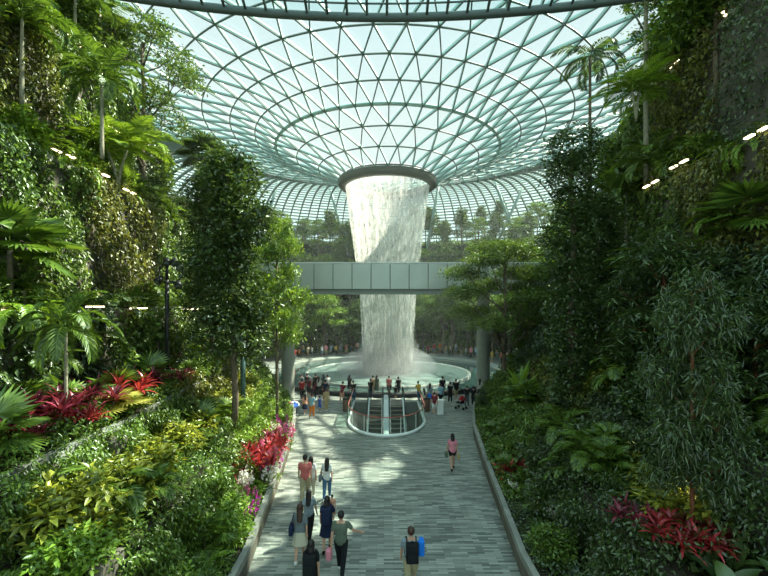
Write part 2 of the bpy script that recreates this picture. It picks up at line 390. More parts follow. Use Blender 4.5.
near = lambda k: min(k % NB, NB-k % NB) < 36      # the side over the valley has a wider grid
for i in range(len(fp)-1):
    for k in range(NB):
        t = T0+2*PI*k/NB
        if near(k) and k % 3: continue
        ribs.append((pt(*fp[i], t), pt(*fp[i+1], t), nrm(i, fp, t)))
for i in range(1, len(fp)):
    for k in range(NB):
        t = T0+2*PI*k/NB; t1 = T0+2*PI*(k+1)/NB
        if near(k) and i % 3: continue
        rings.append((pt(*fp[i], t), pt(*fp[i], t1), nrm(i, fp, t)))
V, Fc = beams(ribs, .16, .55); obj('dome_ribs', mesh('d', V, Fc, M['steel']), roof)
V, Fc = beams(rings, .34, .10); obj('dome_purlins', mesh('d', V, Fc, M['rib']), roof)
# oculus ring
b = MB(); b.lathe([(5.3,21.25),(5.45,21.1),(5.42,20.55),(5.2,20.35),(4.65,20.35),(4.6,20.6),(4.75,21.3),(5.3,21.35)], (0,0,0), 96)
tag(b.build('oculus_ring', M['ring'], None, True, loc=(AX, AY, 0)), 'dark bronze ring at the mouth of the glass funnel, above the waterfall', 'ring')
# leaning struts that hold the roof
for i, (x0, y0, x1, y1, Y) in enumerate([(279,178,266,222,84),(327,178,342,232,88),(424,182,415,226,88),(440,178,430,232,84),(493,178,514,232,82),(527,178,505,226,82),(252,186,262,230,88)]):
    p0, p1 = AT(x0, y0, Y), AT(x1, y1, Y)
    d = (p1-p0).normalized(); p1 = p0+d*((p0.z-16.5)/abs(d.z)) if p1.z < 22 else p1+d*5
    b = MB(); b.tube([p0, p1], .28, 10)
    side = 'left of' if x0 < 388 else 'right of'
    tag(b.build('roof_strut', M['strut'], None, True), ['slanted pale roof strut, third out to the left of the falls','slanted roof strut just left of the waterfall top','short roof strut just right of the waterfall, partly behind its ring','roof strut leaning left, second one right of the waterfall','slanted roof strut right of the falls, leaning right at its foot','roof strut farthest right of the falls, leaning left at its foot','roof strut farthest left of the falls'][i], 'strut', 'leaning struts under the far roof')

# ---------------------------------------------------------------- canopy overhead
cp = empty('glass_canopy', (0, 14, 17)); tag(cp, 'curved dark steel canopy edge with glass panels above the valley', 'canopy')
R_ = 34.0; cyc = 14.0-R_
def arc(x, off=0): return cyc+math.sqrt((R_+off)**2-x*x)
xs = np.linspace(-15, 15, 61); b = MB()
b.tube([(x, arc(x)-14, -.02) for x in xs], .14, 8); b.build('edge_beam', M['grey_metal'], cp, True)
b = MB(); b.tube([(x, arc(x, -.62)-14, .0) for x in xs], .03, 6); b.build('inner_rail', M['grey_metal'], cp, True)
b = MB(); V = []
for x in xs: V += [(x, arc(x)-14, .14), (x, arc(x, -3.4)-14, .14)]
b.add(V, [(2*i, 2*i+1, 2*i+3, 2*i+2) for i in range(len(xs)-1)]); b.build('canopy_pane', M['canopy_glass'], cp)
for i in range(-21, 22):
    a = (i+.15)*.0194; x = (R_)*math.sin(a)
    b = MB(); y0 = cyc+R_*math.cos(a); x1 = (R_-3.4)*math.sin(a); y1 = cyc+(R_-3.4)*math.cos(a)
    b.tube([(x, y0-14, 0), (x1, y1-14, 0)], .045, 6); b.build('mullion', M['grey_metal'], cp)

# ---------------------------------------------------------------- footbridge
BY = 33.0; br = empty('footbridge', (0, BY, 8.6)); tag(br, 'pale grey panelled footbridge crossing in front of the waterfall', 'bridge')
x0, x1 = -17.5, 17.5; pw = 1.495
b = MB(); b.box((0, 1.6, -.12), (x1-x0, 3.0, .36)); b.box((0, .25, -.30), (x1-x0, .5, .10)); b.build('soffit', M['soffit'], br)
for yy, nm in ((0, 'fascia_panel'), (3.1, 'rear_fascia_panel')):
    k = 0; x = x0
    while x < x1-.1:
        b = MB(); b.box((x+pw/2+.04, yy, 1.07), (pw-.05, .12, 2.02)); o = b.build(nm, M['fascia'], br)
        md = o.modifiers.new('bevel', 'BEVEL'); md.width = .02; md.segments = 2; x += pw
b = MB(); b.box((0, .0, .98), (x1-x0, .04, 2.0)); b.box((0, 3.1, .98), (x1-x0, .04, 2.0)); b.build('backing', M['grey_metal'], br)
b = MB(); b.box((0, 0, 2.12), (x1-x0, .2, .06)); b.box((0, 3.1, 2.12), (x1-x0, .2, .06)); b.build('handrail', M['white_paint'], br)
for x, l in ((-7.75, 'left'), (8.0, 'right')):
    b = MB(); b.lathe([(.52,0),(.52,8.3),(.62,8.35),(.62,8.55)], (0,0,0), 32)
    tag(b.build('pillar', M['pillar'], None, True, loc=(x, BY+.9, 0)), 'round grey pillar under the footbridge, %s of the falls' % l, kind='structure')

# ---------------------------------------------------------------- pool, basin, falls
b = MB(); b.lathe([(RP+.25,.0),(RP+.25,.02),(RP,.02),(RP,-.5),(8.9,-.5)], (AX,AY,0), 96); tag(b.build('floor_pool', pmat('pool_bed', (.06,.09,.08), .6, var=.2)), 'dark bed of the round pool', kind='structure')
def disc(name, r0, r1, z, mat, n=96):
    b = MB(); b.lathe([(r0, z), (r1, z)], (0,0,0), n); return b.build(name, mat, None, loc=(AX, AY, 0))
tag(disc('pool_water', 8.7, RP, -.12, M['pool_dark']), 'dark shallow water ring around the round basin', 'pool', kind='stuff')
b = MB(); b.lathe([(9.05,-.3),(9.05,.06),(8.95,.09),(8.8,.06),(8.7,-.05)], (0,0,0), 96); tag(b.build('basin_rim', M['rim_pale'], None, True, loc=(AX, AY, 0)), 'thin cream rim around the milky basin', 'rim')
disc_o = disc('basin_water', .01, 8.72, .02, M['pool_milky']); tag(disc_o, 'milky pale water churned under the falls', 'water', kind='stuff')
b = MB(); a0, a1 = math.radians(195), math.radians(345); b.lathe([(RP+.3,0),(RP+.3,.30),(RP+.12,.36),(RP-.12,.36),(RP-.2,.30),(RP-.2,-.3)], (0,0,0), 72, a0, a1)
tag(b.build('pool_parapet', M['rim_dark'], None, True, loc=(AX, AY, 0)), 'low black parapet along the near side of the pool', 'parapet')
b = MB(); b.lathe([(RP+1.1,0),(RP+1.1,.18),(RP-.7,.18),(RP-.7,-.3)], (0,0,0), 72, math.radians(-12), math.radians(192))
tag(b.build('pool_ledge', M['rim_pale'], None, False, loc=(AX, AY, 0)), 'broad pale stone ledge along the far side of the pool', 'ledge')
def fall(name, k, seed, mat, label):
    zs = np.linspace(0, 20.7, 60); n = 160; V = []
    r = np.interp(zs, [0, 8, 11.9, 16, 19, 20.8], [2.5, 2.92, 3.4, 3.98, 4.4, 4.62])
    g = np.random.default_rng(seed); ph = g.random((6,))*6.28
    for i, z in enumerate(zs):
        for j in range(n):
            t = 2*PI*j/n; wob = .05*math.sin(9*t+ph[0]+z*.05)+.04*math.sin(23*t+ph[1]-z*.1)+.03*math.sin(41*t+ph[2])
            q = r[i]*k+wob*(1+1.5*(1-z/21)); V.append((q*math.cos(t), q*math.sin(t), z))
    Fc = [(i*n+j, i*n+(j+1) % n, (i+1)*n+(j+1) % n, (i+1)*n+j) for i in range(len(zs)-1) for j in range(n)]
    return V, Fc
wf = empty('waterfall', (AX, AY, 0)); tag(wf, 'tall white round curtain of falling water in the middle', 'waterfall')
for nm, k, sd in (('outer_curtain', 1, 1), ('inner_curtain', .9, 2)):
    V, Fc = fall(nm, k, sd, None, None); obj(nm, mesh(nm, V, Fc, M['fall'], True), wf)
# mist
def volmat(name, dens, grad=None):
    m, t, o = nodes(name); v = N(t, 'ShaderNodeVolumeScatter'); v.inputs['Density'].default_value = dens; v.inputs['Anisotropy'].default_value = .3; v.inputs['Color'].default_value = (.95,1,.97,1)
    t.links.new(v.outputs[0], o.inputs['Volume']); return m
for (r, h, d) in ((5.8, 3.0, .12), (3.7, 7.0, .09)):
    b = MB(); b.ell((0,0,0), (r, r, h), 16); o = b.build('mist', volmat('mist', d), None, True, loc=(AX, AY, .1)); 
    # keep only above the water
    tag(o, 'white spray hanging low over the basin' if h < 4 else 'thin white spray rising around the foot of the falls', 'mist', kind='stuff')

# ---------------------------------------------------------------- escalators in the well
cx, hw, wy0, wy1, ry = WELL
bal = empty('escalator_balustrade', (cx, wy0, 0)); tag(bal, 'rounded glass balustrade around the escalator opening', 'balustrade')
ol = well_outline(1.03); olr = [(x-cx, y-wy0) for x, y in ol]
b = MB(); b.tube([(x, y, .07) for x, y in olr], .10, 8); b.build('base_rail', M['white_paint'], bal, True)
b = MB(); V = []
for x, y in olr: V += [(x, y, .1), (x*1.0, y, 1.08)]
b.add(V, [(2*i, 2*i+2, 2*i+3, 2*i+1) for i in range(len(olr)-1)]); b.build('glass_panel', M['rail_glass'], bal)
b = MB(); b.tube([(x, y, 1.1) for x, y in olr], .03, 8); b.build('handrail', pmat('rail_red', (.42,.13,.10), .4, .3, var=0), bal, True)
for i in range(0, len(olr), 4):
    x, y = olr[i]; b = MB(); b.tube([(x, y, 0), (x, y, 1.1)], .022, 6); b.build('post', M['white_paint'], bal)
def escalator(x, label):
    es = empty('escalator', (x, 31.0, 0)); tag(es, label, 'escalator', 'pair of escalators going down')
    sl = math.tan(math.radians(27)); ln = 9.0
    b = MB()
    for i in range(22): b.box((0, -.2-.4*i, -.4*sl*i-.12), (.86, .40, .22))
    b.build('steps', M['step'], es)
    b = MB()
    for i in range(22): b.box((0, -.385-.4*i, -.4*sl*i-.004), (.86, .035, .012))
    b.build('step_edges', pmat('step_edge', (.75,.70,.45), .5, var=0), es)
    b = MB(); b.box((0, .9, .012), (.95, 1.8, .024)); b.build('landing_plate', pmat('landing', (.30,.31,.30), .35, .8, var=.1, scale=20), es)
    for s in (-1, 1):
        X = s*.54
        b = MB(); pts = [(X, 1.7, .12), (X, 0, .12), (X, -ln, .12-ln*sl)]
        V = []
        for (q, y, z) in pts: V += [(q-.09, y, z-.5), (q+.09, y, z-.5), (q+.09, y, z+.08), (q-.09, y, z+.08)]
        b.add(V, [(0,1,2,3),(8,11,10,9)]+[(4*i+j, 4*i+(j+1) % 4, 4*i+4+(j+1) % 4, 4*i+4+j) for i in (0,1) for j in range(4)])
        b.build('skirt', M['white_paint'], es)
        b = MB(); b.add([(X, 1.9, .2), (X, 0, .2), (X, -ln, .2-ln*sl), (X, -ln, 1.0-ln*sl), (X, 0, 1.0), (X, 1.9, 1.0)], [(0,1,4,5),(1,2,3,4)]); b.build('side_glass', M['rail_glass'], es)
        b = MB(); b.tube([(X, 1.75, .3), (X, 2.0, .45), (X, 2.08, .7), (X, 1.95, .95), (X, 1.7, 1.03), (X, 0, 1.03), (X, -ln, 1.03-ln*sl)], .045, 8); b.build('handrail', M['black'], es, True)
    return es
escalator(-.62, 'escalator on the left side of the pair, going down'); escalator(.92, 'escalator on the right side of the pair, going down')
b = MB(); sl = math.tan(math.radians(27)); b.add([(-.16,1.3,.5),(.16,1.3,.5),(-.16,0,.5),(.16,0,.5),(-.16,-9,.5-9*sl),(.16,-9,.5-9*sl),(-.16,1.3,0),(.16,1.3,0),(-.16,0,-.2),(.16,0,-.2),(-.16,-9,-.2-9*sl),(.16,-9,-.2-9*sl)],
  [(0,1,3,2),(2,3,5,4),(6,8,2,0),(8,10,4,2),(1,7,9,3),(3,9,11,5),(0,6,7,1)][::1])
tag(b.build('escalator_divider', M['white_paint'], None, loc=(.15, 31, 0)), 'white casing between the two escalators', 'casing')
for x, l in ((346.5, 'left'), (426.5, 'right')):
    p = P(x, 411); b = MB(); bn = empty('litter_bin', p); tag(bn, 'brown round litter bin at the %s rear of the escalator opening' % l, 'bin')
    b.lathe([(.0,0),(.26,0),(.27,.04),(.27,.82),(.25,.84)], n=20); b.build('body', M['wood'], bn, True)
    b = MB(); b.lathe([(.26,.84),(.28,.86),(.27,.92),(.1,.95),(0,.95)], n=20); b.build('lid', M['black'], bn, True)
p = P(485, 400); bn = empty('litter_bin', p); tag(bn, 'dark brown litter bin at the foot of the pillar on the right', 'bin')
b = MB(); b.lathe([(0,0),(.28,0),(.29,.9),(0,.92)], n=20); b.build('body', M['wood'], bn, True)
# slender queue barrier left of the well
bq = empty('glass_barrier', P(350, 426)); tag(bq, 'thin-posted glass barrier left of the escalator opening', 'barrier')
for i in range(3):
    b = MB(); b.tube([(-.15-.05*i, 1.7*i, 0), (-.15-.05*i, 1.7*i, 1.15)], .02, 6); b.build('post', M['grey_metal'], bq)
b = MB(); b.add([(-.15,0,.1),(-.25,3.4,.1),(-.25,3.4,1.1),(-.15,0,1.1)], [(0,1,2,3)]); b.build('glass_panel', M['rail_glass'], bq)

# ================================================================ PLANTS
def unit(a): return a/np.maximum(np.linalg.norm(a, axis=-1, keepdims=True), 1e-9)
def leaves(Pt, D, Nn, L, W, fold=.12):
    """folded diamond leaves: base, left, tip, right"""
    D = unit(D); Sd = unit(np.cross(D, Nn)); Nn = np.cross(Sd, D)
    L = np.broadcast_to(np.asarray(L, float), (len(Pt),))[:, None]; W = np.broadcast_to(np.asarray(W, float), (len(Pt),))[:, None]
    mid = Pt+D*L*.42
    V = np.stack([Pt, mid+Sd*W/2+Nn*W*fold*2, Pt+D*L-Nn*L*.12, mid-Sd*W/2+Nn*W*fold*2], 1).reshape(-1, 3)
    n = len(Pt); Fc = (np.arange(n)[:, None, None]*4+np.array([(0,1,2),(0,2,3)])[None]).reshape(-1, 3)
    return V, Fc
def cat(parts):
    V, Fc, b = [], [], 0
    for v, f in parts: V.append(v); Fc.append(f+b); b += len(v)
    return np.concatenate(V), np.concatenate(Fc)
def rnd(n, s=1.0): return RNG.normal(size=(n, 3))*s
def clusters(cent, k, spread, L, W, up=.3, droop=0):
    """k leaves radiating around each centre"""
    n = len(cent)*k; c = np.repeat(cent, k, 0); D = unit(rnd(n)); D[:, 2] = D[:, 2]*.6-droop
    Nn = rnd(n, .45); Nn[:, 2] += 1
    return leaves(c+D*spread*RNG.random((n, 1)), D, Nn, L*(.6+.7*RNG.random(n)), W*(.6+.7*RNG.random(n)))
def crown_pts(blobs, m, shell=.55):
    """cluster centres in ellipsoid shells; blobs: (x,y,z,rx,ry,rz)"""
    vol = np.array([b[3]*b[4]+b[4]*b[5]+b[3]*b[5] for b in blobs]); cnt = np.maximum(1, (m*vol/vol.sum()).astype(int)); out_ = []
    for b_, c_ in zip(blobs, cnt):
        d = unit(rnd(c_)); q = shell+(1-shell)*RNG.random((c_, 1))**.6
        out_.append(np.array(b_[:3])+d*q*np.array(b_[3:6])*(1+.12*np.sin(5*d[:, :1]+3*d[:, 2:])))
    return np.concatenate(out_)
def trunk_mesh(h, r, lean=(0, 0), blobs=(), name='trunk', mat='bark', r1=None):
    b = MB(); n = 7; pts = [(lean[0]*(i/n)**1.5+.04*h*math.sin(i*1.7)*.15, lean[1]*(i/n)**1.5, h*i/n) for i in range(n+1)]
    b.tube(pts, [r*(1.15-.6*i/n) if r1 is None else r+(r1-r)*i/n for i in range(n+1)], 8)
    for (x, y, z, rx, ry, rz) in blobs:
        z0 = max(.25*h, min(h*.95, z-.9*math.hypot(x, y)-.2)); t = z0/h; s = Vector((lean[0]*t**1.5, lean[1]*t**1.5, z0)); e = Vector((x, y, z))
        m_ = (s+e)/2+Vector((0, 0, -.08*(e-s).length)); b.tube([s, m_, e], [r*.42, r*.3, r*.12], 5)
        for q in range(4):
            a = random.random()*6.28; e2 = e+Vector((rx*.75*math.cos(a), ry*.75*math.sin(a), rz*.4*random.uniform(-.3, 1))); b.tube([m_.lerp(e, .6), e2], [r*.16, r*.05], 4)
    return b.mesh(name, M[mat], True)
def tree(name, h, r, blobs, m, k, L, W, mat, tmat='bark', spread=.25, lean=(0,0), shell=.55, th=None, droop=0):
    V, Fc = clusters(crown_pts(blobs, m, shell), k, spread, L, W, droop=droop)
    return proto(name, [('trunk', trunk_mesh(th or h*.9, r, lean, blobs, mat=tmat)), ('foliage', mesh('foliage', V, Fc, M[mat]))])
def frond(az, e0, L, droop, ll, lw, npair=26, hang=.25, base=(0,0,0), vee=.35):
    """one feather frond: rachis arc with leaflets"""
    t = np.linspace(0, 1, 24); el = e0-droop*t**1.3; ds = L/23
    rr_ = np.concatenate([[0], np.cumsum(np.cos(el[:-1])*ds)]); z = np.concatenate([[0], np.cumsum(np.sin(el[:-1])*ds)])
    ca, sa = math.cos(az), math.sin(az)
    tt = np.linspace(.16, .99, npair); R_2 = np.interp(tt, t, rr_); Z = np.interp(tt, t, z); E = np.interp(tt, t, el)
    Pt = np.stack([R_2*ca, R_2*sa, Z], 1)+np.array(base); T = np.stack([np.cos(E)*ca, np.cos(E)*sa, np.sin(E)], 1)
    S_ = np.array([-sa, ca, 0.0])[None].repeat(npair, 0); U = np.cross(T, S_)*-1; U = np.where(U[:, 2:] < 0, -U, U)
    ln = ll*np.sin(np.clip(tt*1.02, 0, 1)*PI*.82+.35)**.7; parts = []
    for s in (-1, 1):
        D = S_*s+T*(.45+.8*tt[:, None])+U*vee+rnd(npair, .08); D[:, 2] -= hang
        parts.append(leaves(Pt, D, U+rnd(npair, .1), ln, lw))
    # rachis as a thin flat strip
    RP_ = np.stack([rr_*ca, rr_*sa, z], 1)+np.array(base); w_ = .018*(L/2)
    VV = np.concatenate([RP_+np.array([-sa, ca, 0])*w_, RP_-np.array([-sa, ca, 0])*w_]); n = len(RP_); i = np.arange(n-1)
    parts.append((VV, np.concatenate([np.stack([i, i+1, i+n], 1), np.stack([i+1, i+n+1, i+n], 1)])))
    return cat(parts)
def palm(name, h, r, nf, L, mat, droop=1.6, ll=.5, lw=.045, e=(1.2, .1), tmat='bark_pale', lean=(0,0), hang=.25, npair=36, stems=1):
    fr = []; g = MB()
    for s in range(stems):
        a = 6.28*s/stems; hx = h*(1-.18*s) if stems > 1 else h; lx = (lean[0]+(.35*math.cos(a) if stems > 1 else 0), lean[1]+(.35*math.sin(a) if stems > 1 else 0))
        if h > .3: g.tube([(lx[0]*(i/6)**1.5, lx[1]*(i/6)**1.5, hx*i/6) for i in range(7)], [r*(1.2-.4*i/6) for i in range(7)], 8)
        for i in range(nf):
            q = i/max(1, nf-1); fr.append(frond(i*2.399+s, e[0]+(e[1]-e[0])*q, L*(.75+.3*random.random()), droop*(.75+.5*random.random()), ll, lw, npair, hang, (lx[0], lx[1], hx)))
    V, Fc = cat(fr); f = mesh('fronds', V, Fc, M[mat])
    return proto(name, [('trunk', g.mesh('trunk', M[tmat], True)), ('fronds', f)] if h > .3 else [(None, f)])
def fan(az, el, pl, R_f, base, seg=22, wid=.9):
    ca, sa = math.cos(az), math.sin(az); T = np.array([math.cos(el)*ca, math.cos(el)*sa, math.sin(el)]); S_ = np.array([-sa, ca, 0]); U = np.cross(T, S_); U = U if U[2] > 0 else -U
    c = np.array(base)+T*pl; a = np.linspace(-2.1, 2.1, seg); D = np.cos(a)[:, None]*(T*.9-U*.35)+np.sin(a)[:, None]*S_
    Pt = np.repeat(c[None], seg, 0); v1 = leaves(Pt, D, np.repeat(U[None], seg, 0)+rnd(seg, .05), R_f*(1-.15*np.abs(a)/2), R_f*.19*wid, .05)
    w_ = .015; VV = np.array([np.array(base)+S_*w_, np.array(base)-S_*w_, c]); return cat([v1, (VV, np.array([[0, 1, 2]]))])
def fanpalm(name, h, r, nf, pl, R_f, mat, tmat='bark', e=(1.3, -.2)):
    fr = [fan(i*2.399, e[0]+(e[1]-e[0])*i/max(1, nf-1), pl*(.8+.4*random.random()), R_f*(.8+.3*random.random()), (0,0,h)) for i in range(nf)]
    g = MB(); 
    if h > .3: g.tube([(0,0,0),(0,0,h*.5),(0,0,h)], [r*1.2, r, r*.9], 8)
    V, Fc = cat(fr); f = mesh('fronds', V, Fc, M[mat])
    return proto(name, [('trunk', g.mesh('trunk', M[tmat], True)), ('fronds', f)] if h > .3 else [(None, f)])
def blade(az, el, L, W, droop, base=(0,0,0), nseg=6, peak=.45):
    t = np.linspace(0, 1, nseg+1); E = el-droop*t; ds = L/nseg
    r_ = np.concatenate([[0], np.cumsum(np.cos(E[:-1])*ds)]); z = np.concatenate([[0], np.cumsum(np.sin(E[:-1])*ds)])
    ca, sa = math.cos(az), math.sin(az); w_ = W/2*np.sin(PI*np.clip(t**(math.log(.5)/math.log(peak)), 0.02, .995)); Cn = np.stack([r_*ca, r_*sa, z], 1)+np.array(base)
    S_ = np.array([-sa, ca, 0]); up = np.stack([-np.sin(E)*ca, -np.sin(E)*sa, np.cos(E)], 1)*w_[:, None]*.35
    V = np.concatenate([Cn, Cn+S_*w_[:, None]+up, Cn-S_*w_[:, None]+up]); n = nseg+1; i = np.arange(nseg)
    Fc = np.concatenate([np.stack([i, i+n, i+1+n], 1), np.stack([i, i+1+n, i+1], 1), np.stack([i, i+1+2*n, i+2*n], 1), np.stack([i, i+1, i+1+2*n], 1)])
    return V, Fc
def rosette(name, n, L, W, mat, droop=1.2, e=(1.4, .2), stem=0, heads=1, spread=.5, extra=None):
    ps = []; g = MB()
    for hd in range(heads):
        a = 6.28*hd/heads; q = spread if heads > 1 else 0; bx, by, bz = q*math.cos(a)*random.uniform(.6, 1.2), q*math.sin(a)*random.uniform(.6, 1.2), stem*random.uniform(.75, 1.15)
        if stem: g.tube([(bx*.3, by*.3, 0), (bx, by, bz)], .02, 5)
        ps += [blade(i*2.399+hd, e[0]+(e[1]-e[0])*i/(n-1), L*random.uniform(.75, 1.15), W*random.uniform(.8, 1.2), droop*random.uniform(.6, 1.3), (bx, by, bz)) for i in range(n)]
    V, Fc = cat(ps); f = mesh('leaves', V, Fc, M[mat])
    parts = [(None, f)] if not (stem or extra) else ([('stem', g.mesh('stem', M['bark']))] if stem else [])+[('leaves', f)]+(extra or [])
    return proto(name, parts)
def bush(name, rx, ry, rz, m, k, L, W, mat, spread=.16, shell=.35, stems=6, droop=0):
    V, Fc = clusters(crown_pts([(0,0,rz*.95,rx,ry,rz)], m, shell), k, spread, L, W, droop=droop); V[:, 2] = np.abs(V[:, 2])+.02
    g = MB()
    for i in range(stems): a = 6.28*i/stems; g.tube([(.06*math.cos(a), .06*math.sin(a), 0), (rx*.5*math.cos(a), ry*.5*math.sin(a), rz*1.2)], [.02, .008], 4)
    return proto(name, [('stems', g.mesh('stems', M['bark'])), ('foliage', mesh('foliage', V, Fc, M[mat]))])
def flowers(name, n, h, mat, leaf='mid', pet=.05, rad=.45):
    fl_ = []; g = MB()
    for i in range(n):
        a, q = random.random()*6.28, rad*math.sqrt(random.random()); x, y, hh = q*math.cos(a), q*math.sin(a), h*random.uniform(.6, 1.1)
        g.tube([(x*.5, y*.5, 0), (x, y, hh*.8), (x*1.3, y*1.3, hh)], .007, 4)
        for j in range(7):
            c = np.array([x*(1+.3*j/7), y*(1+.3*j/7), hh*(.6+.4*j/7)])+RNG.normal(size=3)*.03; d = unit(rnd(5)); fl_.append(leaves(np.repeat(c[None], 5, 0), d, rnd(5), pet*1.3, pet))
    V, Fc = cat(fl_); lv = cat([blade(random.random()*6.28, random.uniform(.2, 1.1), .4, .07, 1.0, (rad*.6*math.cos(i), rad*.6*math.sin(i), 0)) for i in range(24)])
    return proto(name, [('stems', g.mesh('stems', M[leaf])), ('leaves', mesh('leaves', lv[0], lv[1], M[leaf])), ('blossoms', mesh('blossoms', V, Fc, M[mat]))])

def B(*a): return a
# prototypes ----------------------------------------------------
T_col = tree('columnar_tree', 9.5, .11, [B(0,0,3.6+1.35*i,1.05+.35*math.sin(i*1.3+1.2),1.1+.3*math.cos(i*1.7),1.15) for i in range(5)]+[B(.7,.2,4.4,.9,.9,.8),B(-.8,-.3,6.2,.9,.9,.9),B(.6,-.5,7.6,.9,.9,.9),B(-.3,.2,9.4,.8,.8,.9)], 1500, 9, .20, .095, 'dark', spread=.32, shell=.45, th=9)
T_wrap = tree('climber_clad_tree', 12, .14, [B(.12*math.sin(i*1.9),.1*math.cos(i),.9+1.05*i,.95+.25*math.sin(i*2.1),.95,.95) for i in range(11)], 2300, 8, .15, .085, 'dark', spread=.25, shell=.55, th=11.5)
T_layer = tree('layered_tree', 9.8, .13, [B(2.2*math.cos(a)*q,1.8*math.sin(a)*q,z,1.35,1.3,.38) for a, q, z in ((0,.7,9.2),(2.2,.5,9.5),(4.3,.6,9.3),(.6,1,8.2),(2.6,1.05,8.0),(3.6,.9,8.6),(5.3,1,7.9),(1.5,1,7.4),(3.1,1.25,6.9),(0,1.3,6.8),(4.6,1.1,6.6),(2.2,1,5.8),(5.9,1,5.6),(3.7,.9,5.2))], 2600, 9, .17, .08, 'mid', spread=.3, shell=.2, lean=(.3,.2), th=9)
T_light = tree('light_green_tree', 7.5, .09, [B(1.1*math.cos(a)*q,1.1*math.sin(a)*q,z,.95,.95,.42) for a, q, z in ((0,.2,7.4),(1.2,.8,6.8),(3.0,.9,6.4),(4.6,.8,6.7),(.2,1.2,5.8),(2.2,1.1,5.5),(3.7,1.1,5.3),(5.4,1.1,4.9),(1.1,1,4.3),(4.2,1,4.1),(6.1,.9,3.5))], 950, 8, .22, .10, 'bright', spread=.28, shell=.25, th=7)
T_airy = tree('airy_tree', 9.5, .12, [B(1.9*math.cos(a)*q,1.9*math.sin(a)*q,z,1.05,1.05,.6) for a, q, z in ((0,.1,9.3),(.5,.8,8.6),(2.0,.8,8.8),(3.6,.8,8.4),(5.2,.7,8.7),(.1,1.15,7.2),(1.4,1.2,7.0),(2.9,1.2,7.3),(4.2,1.2,6.8),(5.6,1.2,6.6),(1,1,5.5),(3.4,1.1,5.4),(5,1,5.2),(2.3,.9,4.3),(.2,1.2,4.2),(4.4,.8,3.6))], 1000, 8, .19, .085, 'mid', spread=.35, shell=.3)
T_shag = tree('long_leaved_tree', 8, .10, [B(1.2*math.cos(a)*q,1.2*math.sin(a)*q,z,1.05,1.05,.8) for a, q, z in ((0,.1,7.3),(1,.8,6.6),(3,.8,6.4),(5,.8,6.5),(0,1,5.2),(2.1,1.1,5.0),(4.2,1.0,4.8),(1,1.1,3.8),(3.1,1.1,3.5),(5.3,1.1,3.6),(0,.8,2.6),(2.4,1,2.3),(4.4,.9,2.4))], 1500, 8, .34, .065, 'dark', 'bark_red', spread=.2, shell=.35, droop=.35)
T_for = [tree('forest_tree__a', 7, .12, [B(1.2*math.cos(a)*q,1.2*math.sin(a)*q,z,1.3,1.3,.75) for a, q, z in ((0,.1,6.8),(1,.9,5.9),(3,.9,6.1),(5,.8,5.7),(0,1.1,4.6),(2.1,1.1,4.4),(4.2,1.1,4.5))], 420, 7, .34, .17, 'mid', spread=.4, shell=.3),
  tree('forest_tree__b', 8, .11, [B(1.5*math.cos(a)*q,1.5*math.sin(a)*q,z,1.15,1.15,.42) for a, q, z in ((0,.2,7.9),(1,.8,7.2),(2.9,.8,7.4),(4.8,.8,7.0),(.3,1.1,6.1),(2.3,1.1,5.8),(4.1,1.1,5.9),(5.4,1.1,5.0),(1.3,1,4.6),(3.4,1,4.4))], 420, 7, .32, .15, 'bright', spread=.4, shell=.2),
  tree('forest_tree__c', 6, .10, [B(0,0,5.0,1.3,1.3,1.3),B(.6,.3,3.8,1.2,1.2,.9),B(-.7,-.2,3.6,1.1,1.1,.9)], 380, 7, .36, .18, 'mid', spread=.4, shell=.4),
  tree('forest_tree__d', 9, .10, [B(.8*math.cos(a)*q,.8*math.sin(a)*q,z,.8,.8,.9) for a, q, z in ((0,.1,8.6),(1,.8,7.6),(3.2,.8,7.2),(5,.8,6.4),(1,1,5.4))], 330, 7, .30, .14, 'mid', spread=.4, shell=.3)]
T_round = tree('broadleaf_tree', 6, .08, [B(0,0,5.2,1.2,1.2,.9),B(.8,.3,4.4,1,1,.8),B(-.8,-.2,4.2,1,1,.8),B(.1,-.7,3.6,.9,.9,.7),B(-.2,.8,3.4,.9,.9,.7)], 700, 8, .24, .12, 'mid', spread=.3, shell=.4)
P_areca = palm('feather_palm', 2.6, .05, 14, 2.3, 'bright', 1.7, .48, .05, (1.35,.25), stems=2)
P_arecad = palm('feather_palm__d', 3.2, .07, 18, 2.4, 'mid', 1.8, .52, .05, (1.35,.0))
P_red = palm('red_stemmed_palm', 2.6, .06, 10, 1.8, 'mid', 1.6, .5, .06, (1.3,.2), tmat='bark_red')
P_tall = palm('tall_palm', 10, .09, 12, 2.5, 'dark', 2.1, .62, .085, (1.15,-.35), tmat='bark', hang=.5, npair=22)
P_top = palm('slender_palm', 8, .10, 14, 2.8, 'mid', 2.2, .7, .06, (1.2,-.3), hang=.7)
P_fan = fanpalm('fan_palm', 1.6, .07, 14, .75, .95, 'mid'); P_fang = fanpalm('golden_fan_palm', 1.0, .06, 10, .55, .75, 'gold'); P_fand = fanpalm('fan_palm__d', 5, .08, 18, .6, .8, 'dark')
F_fern = palm('fern', 0, 0, 16, 1.05, 'mid', 1.7, .20, .05, (1.25,.3), npair=26); F_fernb = palm('fern__b', 0, 0, 18, 1.2, 'bright', 1.9, .22, .055, (1.2,.1), npair=26)
F_hang = palm('hanging_fern', 0, 0, 14, 2.0, 'bright', 2.6, .26, .06, (.7,.1), npair=34); F_blue = palm('fern__c', 0, 0, 14, 1.3, 'blue', 1.5, .32, .08, (1.2,.2), npair=20)
R_cord = rosette('red_cordyline', 18, .46, .07, 'red', 1.1, (1.45,.25), .5, 6, .42); R_wine = rosette('wine_cordyline', 18, .48, .075, 'wine', 1.1, (1.45,.25), .5, 6, .45)
R_brom = rosette('red_bromeliad', 18, .36, .06, 'red', .9, (1.5,.5), 0, 3, .22)
